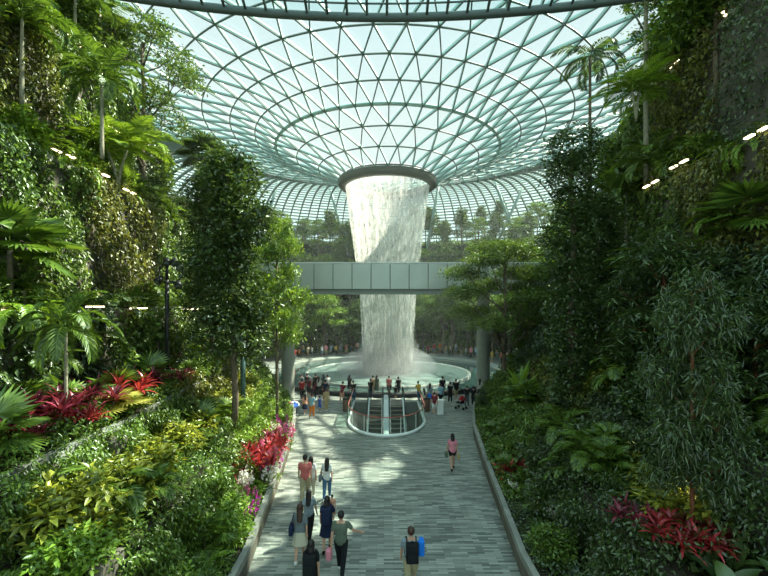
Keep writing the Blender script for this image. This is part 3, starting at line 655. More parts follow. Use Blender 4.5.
R_ban = rosette('broad_leaved_plant', 9, 1.5, .42, 'mid', 1.3, (1.45,.6), 0, 1); R_banb = rosette('paddle_leaved_plant', 10, 1.9, .38, 'bright', .7, (1.5,.75), 0, 1)
R_phil = rosette('philodendron', 10, .55, .30, 'mid', 1.2, (1.3,.3), 0, 3, .35); R_strap = rosette('strap_leaved_plant', 22, 1.0, .07, 'bright', 1.6, (1.45,.5), 0, 1); R_dark = rosette('dark_leaved_plant', 10, .6, .28, 'dark', 1.2, (1.3,.3), 0, 3, .4)
S_yel = bush('yellow_green_shrub', .8,.8,.65, 260, 7, .20, .09, 'yellow'); S_mid = bush('green_shrub', .75,.75,.55, 240, 7, .16, .08, 'mid'); S_dark = bush('dark_shrub', .8,.8,.6, 260, 7, .15, .075, 'dark'); S_bri = bush('bright_green_shrub', .7,.7,.5, 230, 7, .17, .085, 'bright'); S_bam = bush('bamboo_leaved_shrub', .9,.9,1.0, 260, 7, .32, .05, 'blue', droop=.5)
W_pink = flowers('orchid', 14, .7, 'pink'); W_mag = flowers('orchid__m', 12, .65, 'magenta'); W_whi = flowers('orchid__w', 12, .7, 'white'); W_red = flowers('red_flowering_plant', 16, .5, 'red', pet=.09); W_or = flowers('orange_flowering_plant', 10, .6, 'orange', pet=.08)

def ground(side, x, y):
    """height of the bank at |x|"""
    z = 0
    for k in range(7):
        if y <= YE[k] and abs(x) >= A(k, y): z = ZK[k]
    return z
def put(pr, x, Y, label, cat, h=None, scale=1, rz=None, z=None, group=None, dx=0):
    """x in metres"""
    zz_ = ground(0, x, Y) if z is None else z
    return place(pr, (x, Y, zz_), random.uniform(0, 6.28) if rz is None else rz, scale, label, cat, group)
def X(px, Y): return (px-CX)*Y/F

# --- hero plants, left bank
put(T_col, X(234,17.2), 17.2, 'dense dark columnar tree beside the walkway on the left, with black spotlights behind it', 'tree', rz=.3, scale=(1.12,1.1,1.13))
put(T_col, X(212,20.5), 20.5, 'second dark tree just behind the big columnar one on the left', 'tree', rz=2.2, scale=(.95,.95,.98))
put(T_light, X(277,23.5), 23.5, 'light green layered tree right of the dark columnar tree, in front of the pillar', 'tree', rz=1.1, scale=(.85,.85,1.5), z=.5)
put(T_airy, X(143,24), 24, 'tall airy tree on the left skyline with branches showing against the glass roof', 'tree', rz=.4, scale=(1.15,1.15,1.12), z=12.8)
put(P_fand, X(203,24), 24, 'spiky fan palm at the left skyline above the dark columnar tree', 'palm', rz=.2, scale=1.2, z=9.8)
put(P_areca, X(118,19.5), 19.5, 'bright feather palm with long arching fronds on the left bank, below the airy tree', 'palm', rz=.9, scale=(1.25,1.25,.8), z=12.8)
put(P_arecad, X(102,15.5), 15.5, 'feather palm beside the light bars high on the left wall', 'palm', rz=2.4, scale=.9, z=12.8)
put(P_arecad, X(22,14.6), 14.6, 'feather palm near the top left corner of the left bank', 'palm', rz=.3, scale=.95, z=14.3)
put(P_top, X(100,22), 22, 'drooping palm high at the top of the left wall', 'palm', rz=1.3, scale=(1.1,1.1,.5), z=18.6)
put(P_arecad, X(75,19.5), 19.5, 'dark feather palm on the topmost ledge of the left bank', 'palm', rz=.8, scale=1.0, z=18.6)
put(P_red, X(79,15), 15, 'palm with a red stem above the level light ledge on the left', 'palm', rz=.7, scale=(1.0,1.0,.85))
put(P_fan, X(10,12.6), 12.6, 'broad fan palm at the left picture edge above the ledge', 'palm', rz=.6, scale=1.15)
put(P_arecad, X(40,13.2), 13.2, 'feather palm between the left fan palm and the red-stemmed palm', 'palm', rz=2.6, scale=(.8,.8,.55))
put(F_hang, X(30,12.2), 11.95, 'large fern hanging down over the level ledge at far left', 'fern', rz=4.6, scale=1.0, z=7.2)
put(F_hang, X(8,12.3), 11.9, 'hanging fern at the left picture edge below the fan palm', 'fern', rz=1.2, scale=.8, z=7.2)
put(P_arecad, X(66,11.2), 11.2, 'slender-trunked palm standing behind the wine-red plants on the left', 'palm', rz=1.5, scale=(.62,.62,.88), z=3.9)
put(P_arecad, X(158,20), 20, 'young feather palm by the wall under the black spotlights', 'palm', rz=1.1, scale=(.6,.6,.6), z=3.9)
put(P_fang, X(112,12.6), 12.6, 'golden yellow fan palm above the red plants on the left', 'palm', rz=.8, scale=(1.0,1.0,.5), z=3.9)
put(T_round, X(135,25), 25, 'pale-stemmed tree beside the tall concrete wall on the left bank', 'tree', rz=.4, scale=(1,1,1.05), z=7.2)
put(T_round, X(152,29), 29, 'bright leafy tree behind the black spotlights', 'tree', rz=2.4, scale=(1.1,1.1,1.15), z=7.2)
put(T_shag, X(172,30), 29.5, 'tall leafy tree at the far end of the left bank', 'tree', rz=1.7, scale=(1.2,1.2,.62), z=10.5)
for i, (px, Y, pr, lab, ct, s) in enumerate([
  (48,10.9,R_wine,'wine-red cordyline clump on the left, nearest the picture edge','cordyline',1.1),(22,10.6,R_wine,'dark wine cordyline at the left edge below the slender palm','cordyline',.9),
  (95,12.2,R_wine,'wine-red cordyline under the golden fan palm','cordyline',1.0),(128,13.8,R_cord,'pink-red cordyline right of the golden fan palm','cordyline',1.1),(142,15.2,R_wine,'wine cordyline farthest along the third left bed','cordyline',1.0),
  (82,11.0,R_cord,'small red cordyline between two wine-red ones on the left','cordyline',.75)]):
    put(pr, X(px,Y), Y, lab, ct, scale=(s*1.15, s*1.15, s*1.4), z=3.9)
for i, (x, Y, pr, lab, ct, s) in enumerate([
  (-5.5,15.7,R_cord,'red cordyline in front of the dark columnar tree trunk','cordyline',1.05),(-5.75,16.9,R_cord,'large red cordyline left of the dark columnar tree trunk','cordyline',1.15),(-5.5,19.0,R_wine,'wine cordyline behind the scarlet one by the orchids','cordyline',1.0),(-4.9,17.3,W_pink,'pink orchids between the red cordylines on the left','orchid',1.2),(-5.2,14.9,W_whi,'white orchids behind the magenta ones at the left kerb','orchid',1.2),
  (-4.75,16.2,R_cord,'bright red cordyline beside the dark tree trunk on the left kerb bed','cordyline',1.0),(-5.1,17.6,R_cord,'red cordyline behind the trunk of the dark columnar tree','cordyline',.95),
  (-5.2,19.6,R_brom,'cluster of red bromeliads before the wooden-ended planter on the left','bromeliad',1.8),(-4.75,18.6,R_cord,'scarlet cordyline beside the white orchids','cordyline',.85),
  (-4.55,15.4,W_whi,'white orchids in the left kerb bed','orchid',1.0),(-4.5,16.6,W_mag,'magenta orchids in the left kerb bed below the red cordylines','orchid',.95),(-4.85,20.3,W_pink,'pink orchids by the walkway behind the red plants','orchid',1.1),
  (-5.1,21.3,W_whi,'white orchids farthest along the left kerb bed','orchid',1.0),(-4.35,13.3,W_mag,'magenta orchids low at the near left kerb','orchid',.8),(-5.3,22.0,W_mag,'magenta orchids beside the farthest white ones','orchid',1.0),(-4.9,14.3,W_pink,'pink orchids behind the near left kerb','orchid',.8),
  (-4.75,12.4,W_whi,'small white orchids near the picture bottom on the left','orchid',.8),(-5.4,18.2,W_or,'orange flowering plant between the trunks on the left','flower',.9),(-7.0,11.3,R_brom,'red bromeliad among yellow-green shrubs at bottom left','bromeliad',.9)]):
    put(pr, x, Y, lab, ct, scale=(s*1.15, s*1.15, s*1.45))
for i, (x, Y, s, lab) in enumerate([(-6.6,8.9,1.25,'big yellow-green shrub filling the bottom left corner'),(-6.5,10.3,1.1,'yellow-green shrub right of the bottom left corner shrub'),(-6.7,11.9,1.05,'yellow-green shrub below the black handrail on the left'),
   (-6.9,14.0,1.0,'yellow-green shrub beyond the concrete post on the left'),(-7.0,15.8,.95,'yellow-green shrub beneath the wine cordylines'),(-7.4,19.4,1.0,'yellowish shrub beside the trunk of the second dark tree')]):
    put(S_yel, x, Y, lab, 'shrub', scale=s)
# --- hero plants, right bank
put(P_tall, X(590,23), 23, 'tall single palm with a feathery dark crown against the glass roof, right', 'palm', rz=.3, scale=(.95,.95,.88), z=12.2)
put(P_top, X(646,20), 20, 'very tall thin palm whose trunk rises out of the top right of the view', 'palm', rz=.3, scale=(1,1,1.5), z=12.8)
put(P_top, X(676,20), 20, 'palm with a leaning pale trunk and hanging fronds at upper right', 'palm', rz=.9, scale=(.95,.95,.62), z=14.0)
put(T_round, X(716,17), 17, 'dark-crowned tree with a straight trunk at the top right', 'tree', rz=.4, scale=(1.3,1.3,1.35), z=15.0)
put(T_airy, X(690,19), 19, 'leafy tree overhanging the top right, behind the hanging palm', 'tree', rz=1.8, scale=(.9,.9,.55), z=18.6)
put(P_arecad, X(626,21), 21, 'palm with a rusty trunk below the light bars on the right bank', 'palm', rz=.2, scale=(.9,.9,.95), z=10.0)
put(P_arecad, X(652,19.5), 19.5, 'leaning palm beside the rusty-trunked one on the right bank', 'palm', rz=2.2, scale=(1.0,1.0,1.25), z=9.8)
put(R_ban, X(612,21), 21, 'broad glossy-leaved plant on the right skyline', 'plant', rz=.8, scale=1.2, z=13.0)
put(R_ban, X(600,24), 24, 'second broad-leaved plant on the right skyline, nearer the falls', 'plant', rz=2.1, scale=1.2, z=12.8)
put(P_areca, X(636,18.5), 18.5, 'bright palm under the very tall thin trunk at right', 'palm', rz=.5, scale=(.9,.9,.6), z=15.5)
put(T_wrap, X(572,17), 17, 'tall dark climber-clad column tree at the right edge of the walkway', 'tree', rz=.3, scale=(1.05,1.05,1.0))
put(T_col, X(598,19.5), 19.5, 'dark tree just behind the climber-clad column tree on the right', 'tree', rz=1.3, scale=(.9,.9,.85))
put(T_layer, X(504,27), 27, 'layered umbrella-crowned tree to the right of the waterfall, in front of the bridge', 'tree', rz=.5, scale=(1.12,1.12,1.12), z=.5)
put(T_layer, X(545,30), 30, 'second layered tree behind the umbrella-crowned one on the right', 'tree', rz=2.8, scale=(.95,.95,1.0), z=.5)
put(R_banb, X(521,21.5), 21.5, 'upright bright paddle-leaved plant right of the pillar', 'plant', rz=.3, scale=(.8,.8,1.15), z=2.5)
put(P_arecad, X(655,15.5), 15.5, 'wide feather palm on the middle ledge of the right bank', 'palm', rz=.4, scale=(1.0,1.0,.5), z=7.4)
put(P_areca, X(640,17), 17, 'bright feather palm behind the wide one on the right bank', 'palm', rz=.4, scale=(.8,.8,.5))
put(T_shag, X(692,9.0), 9.0, 'dark long-leaved tree with a thin reddish trunk at lower right', 'tree', rz=.6, scale=(.44,.44,.74), z=2.3)
put(T_shag, X(664,14.2), 14.2, 'broad dark long-leaved tree behind the one with the reddish trunk', 'tree', rz=2.6, scale=(.95,.95,.75), z=3.9)
put(T_shag, X(757,11.8), 11.8, 'long-leaved tree at the right picture edge', 'tree', rz=2.6, scale=(.85,.85,.75), z=2.2)
put(P_fan, X(757,13.5), 13.5, 'fan palm at the right picture edge above the middle ledge', 'palm', rz=.3, scale=1.15, z=8.3)
put(P_areca, X(742,14.5), 14.5, 'bright palm tuft left of the fan palm at the right edge', 'palm', rz=1.9, scale=(.75,.75,.7), z=8.6)
put(F_blue, X(745,12.2), 12.2, 'bluish fern below the fan palm at the right edge', 'fern', rz=.4, scale=1.2, z=7.2)
for i, (x, Y, pr, lab, ct, s) in enumerate([
  (5.3,16.8,R_brom,'bright red bromeliad cluster in front of the column tree on the right','bromeliad',2.2),(5.6,18.6,W_or,'orange and yellow flowering plant behind the red bromeliads on the right','flower',1.0),(5.3,18.0,W_mag,'small magenta orchids in the right kerb bed','orchid',.8),
  (5.95,8.6,R_cord,'red cordyline beside the thin reddish trunk at lower right','cordyline',1.0),(6.6,8.5,R_cord,'red cordyline right of the thin reddish trunk','cordyline',.9),(5.75,9.6,R_wine,'wine cordyline left of the thin reddish trunk','cordyline',.8),
  (5.0,13.3,W_whi,'white orchids low on the right kerb bed','orchid',.9),(4.9,15.1,W_whi,'white orchids farther along the right kerb bed','orchid',.8),(6.0,13.2,F_fern,'upright fern in the near right kerb bed','fern',1.2),(6.9,12.9,P_fan,'low fan palm in the second bed on the right','palm',.55),(6.2,11.8,P_fan,'low fan palm at the bottom right bed','palm',.5)]):
    put(pr, x, Y, lab, ct, scale=s)
for i, (x, Y, s, lab) in enumerate([(7.15,12.2,(1.25,1.25,.8),'lit yellow shrub under the short black bar on the right'),(7.1,13.9,(1.15,1.15,.8),'lit yellow shrub between the column tree and the short black bar'),(6.95,9.6,(1.2,1.2,.85),'lit yellow shrub right of the thin reddish trunk'),(7.0,10.8,.8,'smaller lit yellow shrub behind the thin reddish trunk'),(8.4,16.2,.8,'small yellow-green shrub next to the column tree')]):
    put(S_yel, x, Y, lab, 'shrub', scale=s)

# --- filler plants on the beds: same kind and bed share label and group
BED = ['kerb bed', 'second bed', 'third bed', 'middle ledge', 'fifth ledge', 'sixth ledge', 'topmost ledge']
ORDN = ['nearest','second nearest','third nearest','fourth nearest','fifth nearest','sixth nearest','seventh nearest','eighth nearest','ninth nearest','tenth nearest','eleventh nearest','twelfth nearest','thirteenth nearest','fourteenth nearest','fifteenth nearest','sixteenth nearest','seventeenth nearest','farthest']
NTH = ['innermost','second','third','fourth','fifth','sixth','seventh','eighth','ninth','tenth','eleventh','twelfth','thirteenth','fourteenth','fifteenth','sixteenth']
CNT = {}
def fill(side, k, n, kinds, smin=.7, smax=1.15, ymin=8.0):
    sn = 'left' if side < 0 else 'right'
    for i in range(n):
        y = ymin+(YE[k]-.6-ymin)*(i+RNG.random()*.8)/n; a0 = A(k, y); a1 = A(k+1, y) if k < 6 else a0+2.5
        x = side*(a0+.35+(a1-a0-.6)*RNG.random()*(.6 if k == 0 else .9)+(.25 if k == 0 else 0)); pr, nm, ct = kinds[int(RNG.integers(len(kinds)))]
        c_ = CNT[(side, k, nm)] = CNT.get((side, k, nm), -1)+1
        place(pr, (x, y, ZK[k]), RNG.random()*6.28, smin+(smax-smin)*RNG.random(), '%s in the %s, %s bank, %s of its kind there' % (nm, BED[k], sn, ORDN[min(c_, 17)]), ct, '%ss in the %s, %s bank' % (ct, BED[k], sn))
P_small = palm('feather_palm__s', .7, .04, 12, 1.3, 'mid', 1.7, .34, .045, (1.35,.2)); P_fsm = fanpalm('fan_palm__s', .5, .05, 10, .5, .6, 'mid')
K = dict(f=(F_fern,'green fern','fern'), fb=(F_fernb,'bright green arching fern','fern'), bl=(F_blue,'bluish broad fern','fern'), p=(R_phil,'broad-leaved philodendron','philodendron'), dk=(R_dark,'dark broad-leaved plant','plant'),
  sm=(S_mid,'mid-green shrub','shrub'), sd=(S_dark,'dark small-leaved shrub','shrub'), sb=(S_bri,'bright green shrub','shrub'), st=(R_strap,'strap-leaved tuft','plant'), bm=(S_bam,'bamboo-leaved shrub','shrub'), sy=(S_yel,'yellow-green shrub','shrub'), hf=(F_hang,'long hanging fern','fern'), pa=(P_small,'small feather palm','palm'), fp=(P_fsm,'small fan palm','palm'), bn=(R_ban,'tall broad-leaved plant','plant'), rc=(R_wine,'wine-leaved cordyline','cordyline'))
g_ = lambda s: [K[q] for q in s.split()]
for side in (-1, 1):
    L_ = side < 0
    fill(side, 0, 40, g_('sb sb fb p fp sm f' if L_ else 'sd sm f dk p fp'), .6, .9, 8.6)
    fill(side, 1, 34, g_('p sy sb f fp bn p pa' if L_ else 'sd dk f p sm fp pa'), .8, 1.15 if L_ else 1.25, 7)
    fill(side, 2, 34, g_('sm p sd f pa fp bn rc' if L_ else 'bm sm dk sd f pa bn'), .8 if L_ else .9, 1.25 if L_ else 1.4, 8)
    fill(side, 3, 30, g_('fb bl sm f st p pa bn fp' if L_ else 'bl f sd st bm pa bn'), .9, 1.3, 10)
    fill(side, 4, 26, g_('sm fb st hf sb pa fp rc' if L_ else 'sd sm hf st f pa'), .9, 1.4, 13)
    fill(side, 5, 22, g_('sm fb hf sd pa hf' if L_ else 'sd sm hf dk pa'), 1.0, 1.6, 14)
# small trees along the far ends and on the high ledges
for i, (x, Y, pr, z, s) in enumerate([(-11.5,33.5,T_for[1],None,1.0),(-14.5,35.5,T_for[0],0,1.3),(-12.5,37.5,T_for[3],0,1.15),(-10.2,31.5,T_for[2],None,.9),(-17,38,T_for[1],0,1.6),(-13.8,30.5,T_for[0],None,.9),(-15.5,28.5,T_for[2],None,.85),
     (12,34,T_for[0],None,1.0),(14.5,36,T_for[1],0,1.35),(12.8,38,T_for[3],0,1.1),(11.2,32.5,T_for[2],None,.7),(17,38.5,T_for[0],0,1.5),(14.2,30.5,T_for[1],None,.95),(15.2,27.5,T_for[2],None,.9),(12.6,28.3,T_for[0],None,.6)]):
    sn = 'left' if x < 0 else 'right'
    place(pr, (x, Y, ground(0, x, Y) if z is None else z), i*1.3, s, '%s leafy tree at the far end of the %s bank by the bridge' % (NTH[i] if i < 7 else NTH[i-7], sn), 'tree', 'trees at the far end of the %s bank' % sn)
for i, (x, Y, pr, s) in enumerate([(-14.9,17,T_round,.7),(-15.2,20.5,T_for[2],.7),(-16,24,T_for[0],.75),(15,15.5,T_for[2],.75),(15.1,18.5,T_round,.75),(15.6,21.5,T_for[1],.6),(16.6,25,T_for[0],.7),(-14.6,14.6,T_for[2],.7)]):
    sn = 'left' if x < 0 else 'right'
    place(pr, (x, Y, ground(0, x, Y)), i*2.1, s, '%s small tree crowning the sixth ledge of the %s bank' % (NTH[i].replace('innermost', 'first'), sn), 'tree', 'small trees on top of the %s bank' % sn)
# forest on the far hillside
def hz(r):
    z = 0
    for (a, q) in HR:
        if r >= a: z = q
    return z
WORD = ['first', 'second', 'third', 'fourth', 'fifth', 'highest']
TC = {}
def near_(ri, wh): TC[(ri, wh)] = TC.get((ri, wh), -1)+1; return NTH[min(TC[(ri, wh)], 15)]
rows = [(18.6, 24, .95), (23, 30, .9), (28, 30, 1.0), (34, 30, 1.05), (40, 34, 1.1), (47.5, 34, .85)]
for ri, (r, n, sc) in enumerate(rows):
    for i, ti in sorted([(i, 8+164*(i+.5*(ri % 2)+RNG.random()*.5)/n) for i in range(n)], key=lambda q: abs(q[1]-90)):
        t = math.radians(ti) if True else math.radians(8+164*(i+.5*(ri % 2)+RNG.random()*.5)/n); r_ = r+RNG.uniform(-1.2, 1.2); x, y = AX+r_*math.cos(t), AY+r_*math.sin(t)
        if abs(x)/y > .62: continue
        pr = T_for[int(RNG.integers(4))]; where = 'left of' if x < -2.5 else ('right of' if x > 3.3 else 'behind'); s = sc*RNG.uniform(.8, 1.25)
        place(pr, (x, y, hz(r_-.5)), RNG.random()*6.28, (s*1.15, s*1.15, s), '%s tree %s the falls in the %s row of the far hillside' % (near_(ri, where), where, WORD[ri]), 'tree', 'far hillside trees, %s row, %s the falls' % (WORD[ri], where))
for i, (px, Y) in enumerate([(301,70),(330,72),(447,71),(470,69),(520,75),(357,84),(262,74)]):
    p = Vector((X(px,Y), Y, hz(math.hypot(X(px,Y)-AX, Y-AY)))); place(P_fan if i % 2 else P_arecad, p, i, 1.5, 'palm among the far hillside trees, %s' % ['by the left edge of the falls','further left of the falls','just right of the falls','between the falls and the right pillar','behind the umbrella-crowned tree','partly behind the falls','farthest left'][i], 'palm', 'palms on the far hillside')

# --- growth that nobody could count: climbers on the walls, ground cover on the hillside
def climbers(side, k, y0, y1, dens, mat, L, W, what):
    z0 = ZK[k-1] if k else 0; z1 = ZK[k]+.1; n = int((y1-y0)*(z1-z0)*dens); y = y0+(y1-y0)*RNG.random(n); z = z0+(z1-z0)*RNG.random(n)**.8
    m = np.sin(y*1.3+k*2+side)*np.sin(z*1.1+k)+.6*np.sin(y*3.1+z*1.7+k)+.35*np.sin(y*6.3-z*4.1); keep = m+RNG.random(n)*1.3 > -.10; y, z, m = y[keep], z[keep], m[keep]; n = len(y)
    a = np.interp(y, YN, AK[k]); dpt = (.06+.6*np.clip(m+.6, 0, 1.6))*RNG.random(n)+.03; x = side*(a-dpt)
    D = rnd(n, .6); D[:, 2] -= .9; D[:, 0] -= side*.5; Nn = rnd(n, .5); Nn[:, 0] -= side*.9; Nn[:, 2] += .6
    V, Fc = leaves(np.stack([x, y, z], 1), D, Nn, L*(.6+.8*RNG.random(n)), W*(.6+.8*RNG.random(n)))
    tag(obj('climbing_foliage', mesh('climbing_foliage', V, Fc, M[mat])), what, 'climbers', kind='stuff')
def cover(side, k, y0, y1, n, mat, L, W, hgt, what):
    y = y0+(y1-y0)*RNG.random(n); a0 = np.interp(y, YN, AK[k]); a1 = np.interp(y, YN, AK[k+1]) if k < 6 else a0+2.5
    x = side*(a0+(.16 if k == 0 else -.28)+(a1-a0+.05)*RNG.random(n)); m = .5+.3*np.sin(y*2.1+k)*np.sin(x*2.7+side)+.3*np.sin(y*4.7+x*3+k); kp = m+.35*RNG.random(n) > .42; x, y, m, a0 = x[kp], y[kp], m[kp], a0[kp]; n = len(x); z = ZK[k]+.05+hgt*RNG.random(n)*(.35+m)
    D = rnd(n, .8); D[:, 2] += .1; Nn = rnd(n, .45); Nn[:, 2] += 1
    V, Fc = leaves(np.stack([x, y, z], 1), D, Nn, L*(.6+.8*RNG.random(n)), W*(.6+.8*RNG.random(n)))
    tag(obj('undergrowth', mesh('undergrowth', V, Fc, M[mat])), what, 'undergrowth', kind='stuff')
PART = ['near', 'middle', 'far']
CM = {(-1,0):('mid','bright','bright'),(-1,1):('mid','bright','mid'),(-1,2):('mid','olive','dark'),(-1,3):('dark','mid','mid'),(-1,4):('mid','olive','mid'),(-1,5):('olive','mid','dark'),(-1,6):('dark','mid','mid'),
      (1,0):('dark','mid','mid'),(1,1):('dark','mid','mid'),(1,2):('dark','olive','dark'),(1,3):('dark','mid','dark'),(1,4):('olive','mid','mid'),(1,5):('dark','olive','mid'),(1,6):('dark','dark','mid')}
for side, sn in ((-1,'left'),(1,'right')):
    for k in range(7):
        ya = [Y0+2, 8, 8, 9.5, 11, 12, 13][k]; yb = YE[k]; cu = [ya, ya+(yb-ya)*.28, ya+(yb-ya)*.58, yb]
        for q in range(3):
            mt = CM[(side,k)][q]
            cn = {'mid':'green','bright':'bright green','yellow':'yellow-green','dark':'dark','olive':'olive'}[mt]
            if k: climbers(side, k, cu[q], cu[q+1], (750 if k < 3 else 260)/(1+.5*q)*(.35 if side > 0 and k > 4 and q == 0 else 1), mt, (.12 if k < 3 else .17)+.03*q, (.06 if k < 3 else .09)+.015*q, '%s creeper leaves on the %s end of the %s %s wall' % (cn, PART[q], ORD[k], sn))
            if k < 6 or True:
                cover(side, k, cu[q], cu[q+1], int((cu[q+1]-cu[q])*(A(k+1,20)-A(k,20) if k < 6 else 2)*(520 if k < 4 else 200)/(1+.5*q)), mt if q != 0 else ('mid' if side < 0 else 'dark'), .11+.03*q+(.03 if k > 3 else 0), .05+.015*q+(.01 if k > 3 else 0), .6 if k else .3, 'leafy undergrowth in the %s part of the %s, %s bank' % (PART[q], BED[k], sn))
for i, (r, z) in enumerate(HR):
    r1 = HR[i+1][0] if i < 5 else 58; n = 15000; t = np.radians(5+170*RNG.random(n)); f = RNG.random(n); zlow = HR[i-1][1] if i else 0
    onwall = RNG.random(n) < .45; rr_ = np.where(onwall, r-.5*RNG.random(n), r+(r1-r)*f); zz_ = np.where(onwall, zlow+(z-zlow)*RNG.random(n), z+1.3*RNG.random(n)*(.6+.4*np.sin(t*40)))
    Pt = np.stack([AX+rr_*np.cos(t), AY+rr_*np.sin(t), zz_], 1); D = rnd(n, .8); D[:, 2] -= .2; Nn = rnd(n, .5); Nn[:, 2] += .8; Nn[:, 1] -= .4
    V, Fc = leaves(Pt, D, Nn, .45+.35*RNG.random(n), .25+.15*RNG.random(n))
    tag(obj('undergrowth', mesh('undergrowth', V, Fc, M[['mid','bright','mid','bright','mid','bright'][i]])), 'leafy cover on step %d of the far hillside' % (i+1), 'undergrowth', kind='stuff')
#PART3
# ================================================================ FIXTURES ON THE BANKS
def light_bar(p0, p1, label, lit=True, nl=2, glow=0):
    p0, p1 = Vector(p0), Vector(p1); L = (p1-p0).length; az = math.atan2(p1.y-p0.y, p1.x-p0.x); o = empty('light_bar', (p0+p1)/2, az); pit = (p1.z-p0.z)
    tag(o, label, 'light', 'linear lights on the banks')
    if glow:
        ld = bpy.data.lights.new('bar_glow', 'SPOT'); ld.energy = glow*.6; ld.color = (1, .86, .5); ld.spot_size = 1.7; ld.spot_blend = .8; ld.shadow_soft_size = .3
        lo = bpy.data.objects.new('bar_glow', ld); C.objects.link(lo); lo.parent = o; lo.location = (0, 0, -.05); lo.rotation_euler = (0, 0, 0); b = MB(); b.box((0,0,.05), (L, .16, .10)); h = b.build('housing', M['black'], o)
    b = MB(); b.box((-L*.3, .22, .03), (.05, .40, .05)); b.box((L*.3, .22, .03), (.05, .40, .05)); b.build('bracket', M['black'], o)
    if lit:
        for i in range(nl):
            b = MB(); b.box(((i-(nl-1)/2)*L/nl*.95, 0, -.015), (L/nl*.55, .12, .05)); b.build('lamp', M['lamp'], o)
def lb(a, b_, Y0_, Y1_, label, lit=True, nl=2, glow=0): light_bar(AT(a[0], a[1], Y0_), AT(b_[0], b_[1], Y1_), label, lit, nl, glow)
for a, b_, ya, yb, l in [((38,2),(47,9),16.4,16.9,'light bar highest on the left bank, in the corner'),((67,31),(82,50),18.0,19.2,'second highest light bar on the left bank'),((88,60),(105,78),20.0,21.5,'third light bar down the curved row on the left bank'),
   ((110,88),(119,102),23.0,24.5,'fourth light bar down the curved row on the left bank'),((120,106),(124,121),25.5,27.0,'lowest light bar of the curved row on the left bank'),((107,122),(121,136),19.5,20.3,'short light bar above the bright feather palm at left'),
   ((48,146),(78,160),15.3,16.6,'near light bar of the lower row on the left bank'),((90,167),(111,178),17.4,18.8,'middle light bar of the lower row on the left bank'),((122,186),(137,196),20.0,21.4,'far light bar of the lower row on the left bank'),
   ((722,20),(732,13),16.4,17.0,'light bar near the top right corner of the view'),((668,74),(681,55),20.6,19.4,'upper light bar of the steep row on the right bank'),((648,101),(664,84),23.2,21.6,'lower light bar of the steep row on the right bank'),
   ((742,140),(772,124),13.2,12.0,'large bright light bar at the right picture edge'),((668,171),(690,156),17.2,15.8,'near light bar of the lower row on the right bank'),((642,190),(660,177),19.8,18.2,'far light bar of the lower row on the right bank')]:
    lb(a, b_, ya, yb, l)
for a, b_, ya, yb, l in [((-5,310),(12,309),11.6,12.0,'light bar under the level ledge at the left picture edge'),((80,306.5),(109,306),14.4,16.0,'dark light bar on the level ledge under the red-stemmed palm'),((124,308),(152,308),17.0,19.2,'light bar on the level ledge left of the black spotlights'),((176,309),(204,309),21.0,24.5,'light bar on the level ledge behind the black spotlights')]:
    lb(a, b_, ya, yb, l, True, 1)
for a, b_, ya, yb, l in [((44,473),(91,456),9.3,10.9,'black bar standing over the yellow-green shrubs on the left'),((138,442),(162,431),13.6,15.0,'black bar farther along the second wall on the left'),((122,572),(148,545),8.3,9.2,'black bar above the low planter at bottom left'),
   ((622,430),(645,443),13.3,12.2,'short black bar over the sunlit yellow shrubs at right'),((676,459),(710,471),10.2,9.2,'black bar beside the thin reddish trunk at right'),((620,558),(642,580),9.4,8.6,'black bar at the bottom right, left of its twin'),((640,552),(668,580),9.4,8.5,'black bar at the bottom right, right of its twin')]:
    lb(a, b_, ya, yb, l, False, 2, 450 if 'right' in l and 'bottom' not in l else 0)
# spotlight mast
p = Vector((X(167,18.4), 18.4, 3.9)); sm = empty('spotlight_mast', p); tag(sm, 'black mast with a ring of spotlights left of the dark columnar tree', 'lamp post')
b = MB(); b.tube([(0,0,0),(0,0,4.6)], .085, 10); b.tube([(0,0,4.6),(0,0,5.35)], .06, 8); b.lathe([(0,0),(.18,0),(.18,.06),(.09,.1)], n=16); b.build('pole', M['black'], sm, True)
b = MB(); b.tube([(.52*math.cos(t)+.18, .1*math.sin(t), 4.95+.5*math.sin(t)) for t in np.linspace(0, 2*PI, 25)], .03, 6, False); b.tube([(-.3,0,4.55),(.65,0,4.5)], .035, 6); b.build('bracket_ring', M['black'], sm, True)
for i, (x, z) in enumerate(((.05,5.42),(.38,5.40),(.62,5.2),(-.28,4.62),(.55,4.42))):
    b = MB(); c = Vector((x, -.12, z)); d = Vector((.3*(1 if x > 0 else -1), -.6, -.75)).normalized(); b.tube([c-d*.16, c, c+d*.18], [.09, .14, .16], 12); hd = b.build('spotlight', M['black'], sm, True)
    b = MB(); b.tube([c+d*.17, c+d*.2], [.13, .12], 12); b.build('lens', M['grey_metal'], hd, True)
p = Vector((X(243,20.5), 20.5, .55)); b = MB(); b.tube([(0,0,0),(0,0,5.6)], .12, 12); b.lathe([(0,0),(.2,0),(.2,.05),(.12,.07)], n=16); tag(b.build('post', pmat('post_green', (.05,.10,.09), .4, .3), None, True, loc=p), 'dark green steel post between the two dark tree trunks on the left', 'post')
for (x, Y, d, top, l) in ((-7.45, 11.6, (.45,.55,1.5), 3.72, 'concrete pier on the second wall at left, below the cordylines'),(-6.35, 17.5, (.9,.8,1.3), 1.7, 'concrete planter block behind the dark columnar tree trunk'),(-5.45, 8.25, (.3,.7,1.0), 2.45, 'concrete planter end at the bottom left')):
    b = MB(); b.box((0,0,0), d); o = b.build('planter_block', M['concrete'], None, loc=(x, Y, top-d[2]/2)); md = o.modifiers.new('bevel', 'BEVEL'); md.width = .03; tag(o, l, 'planter')


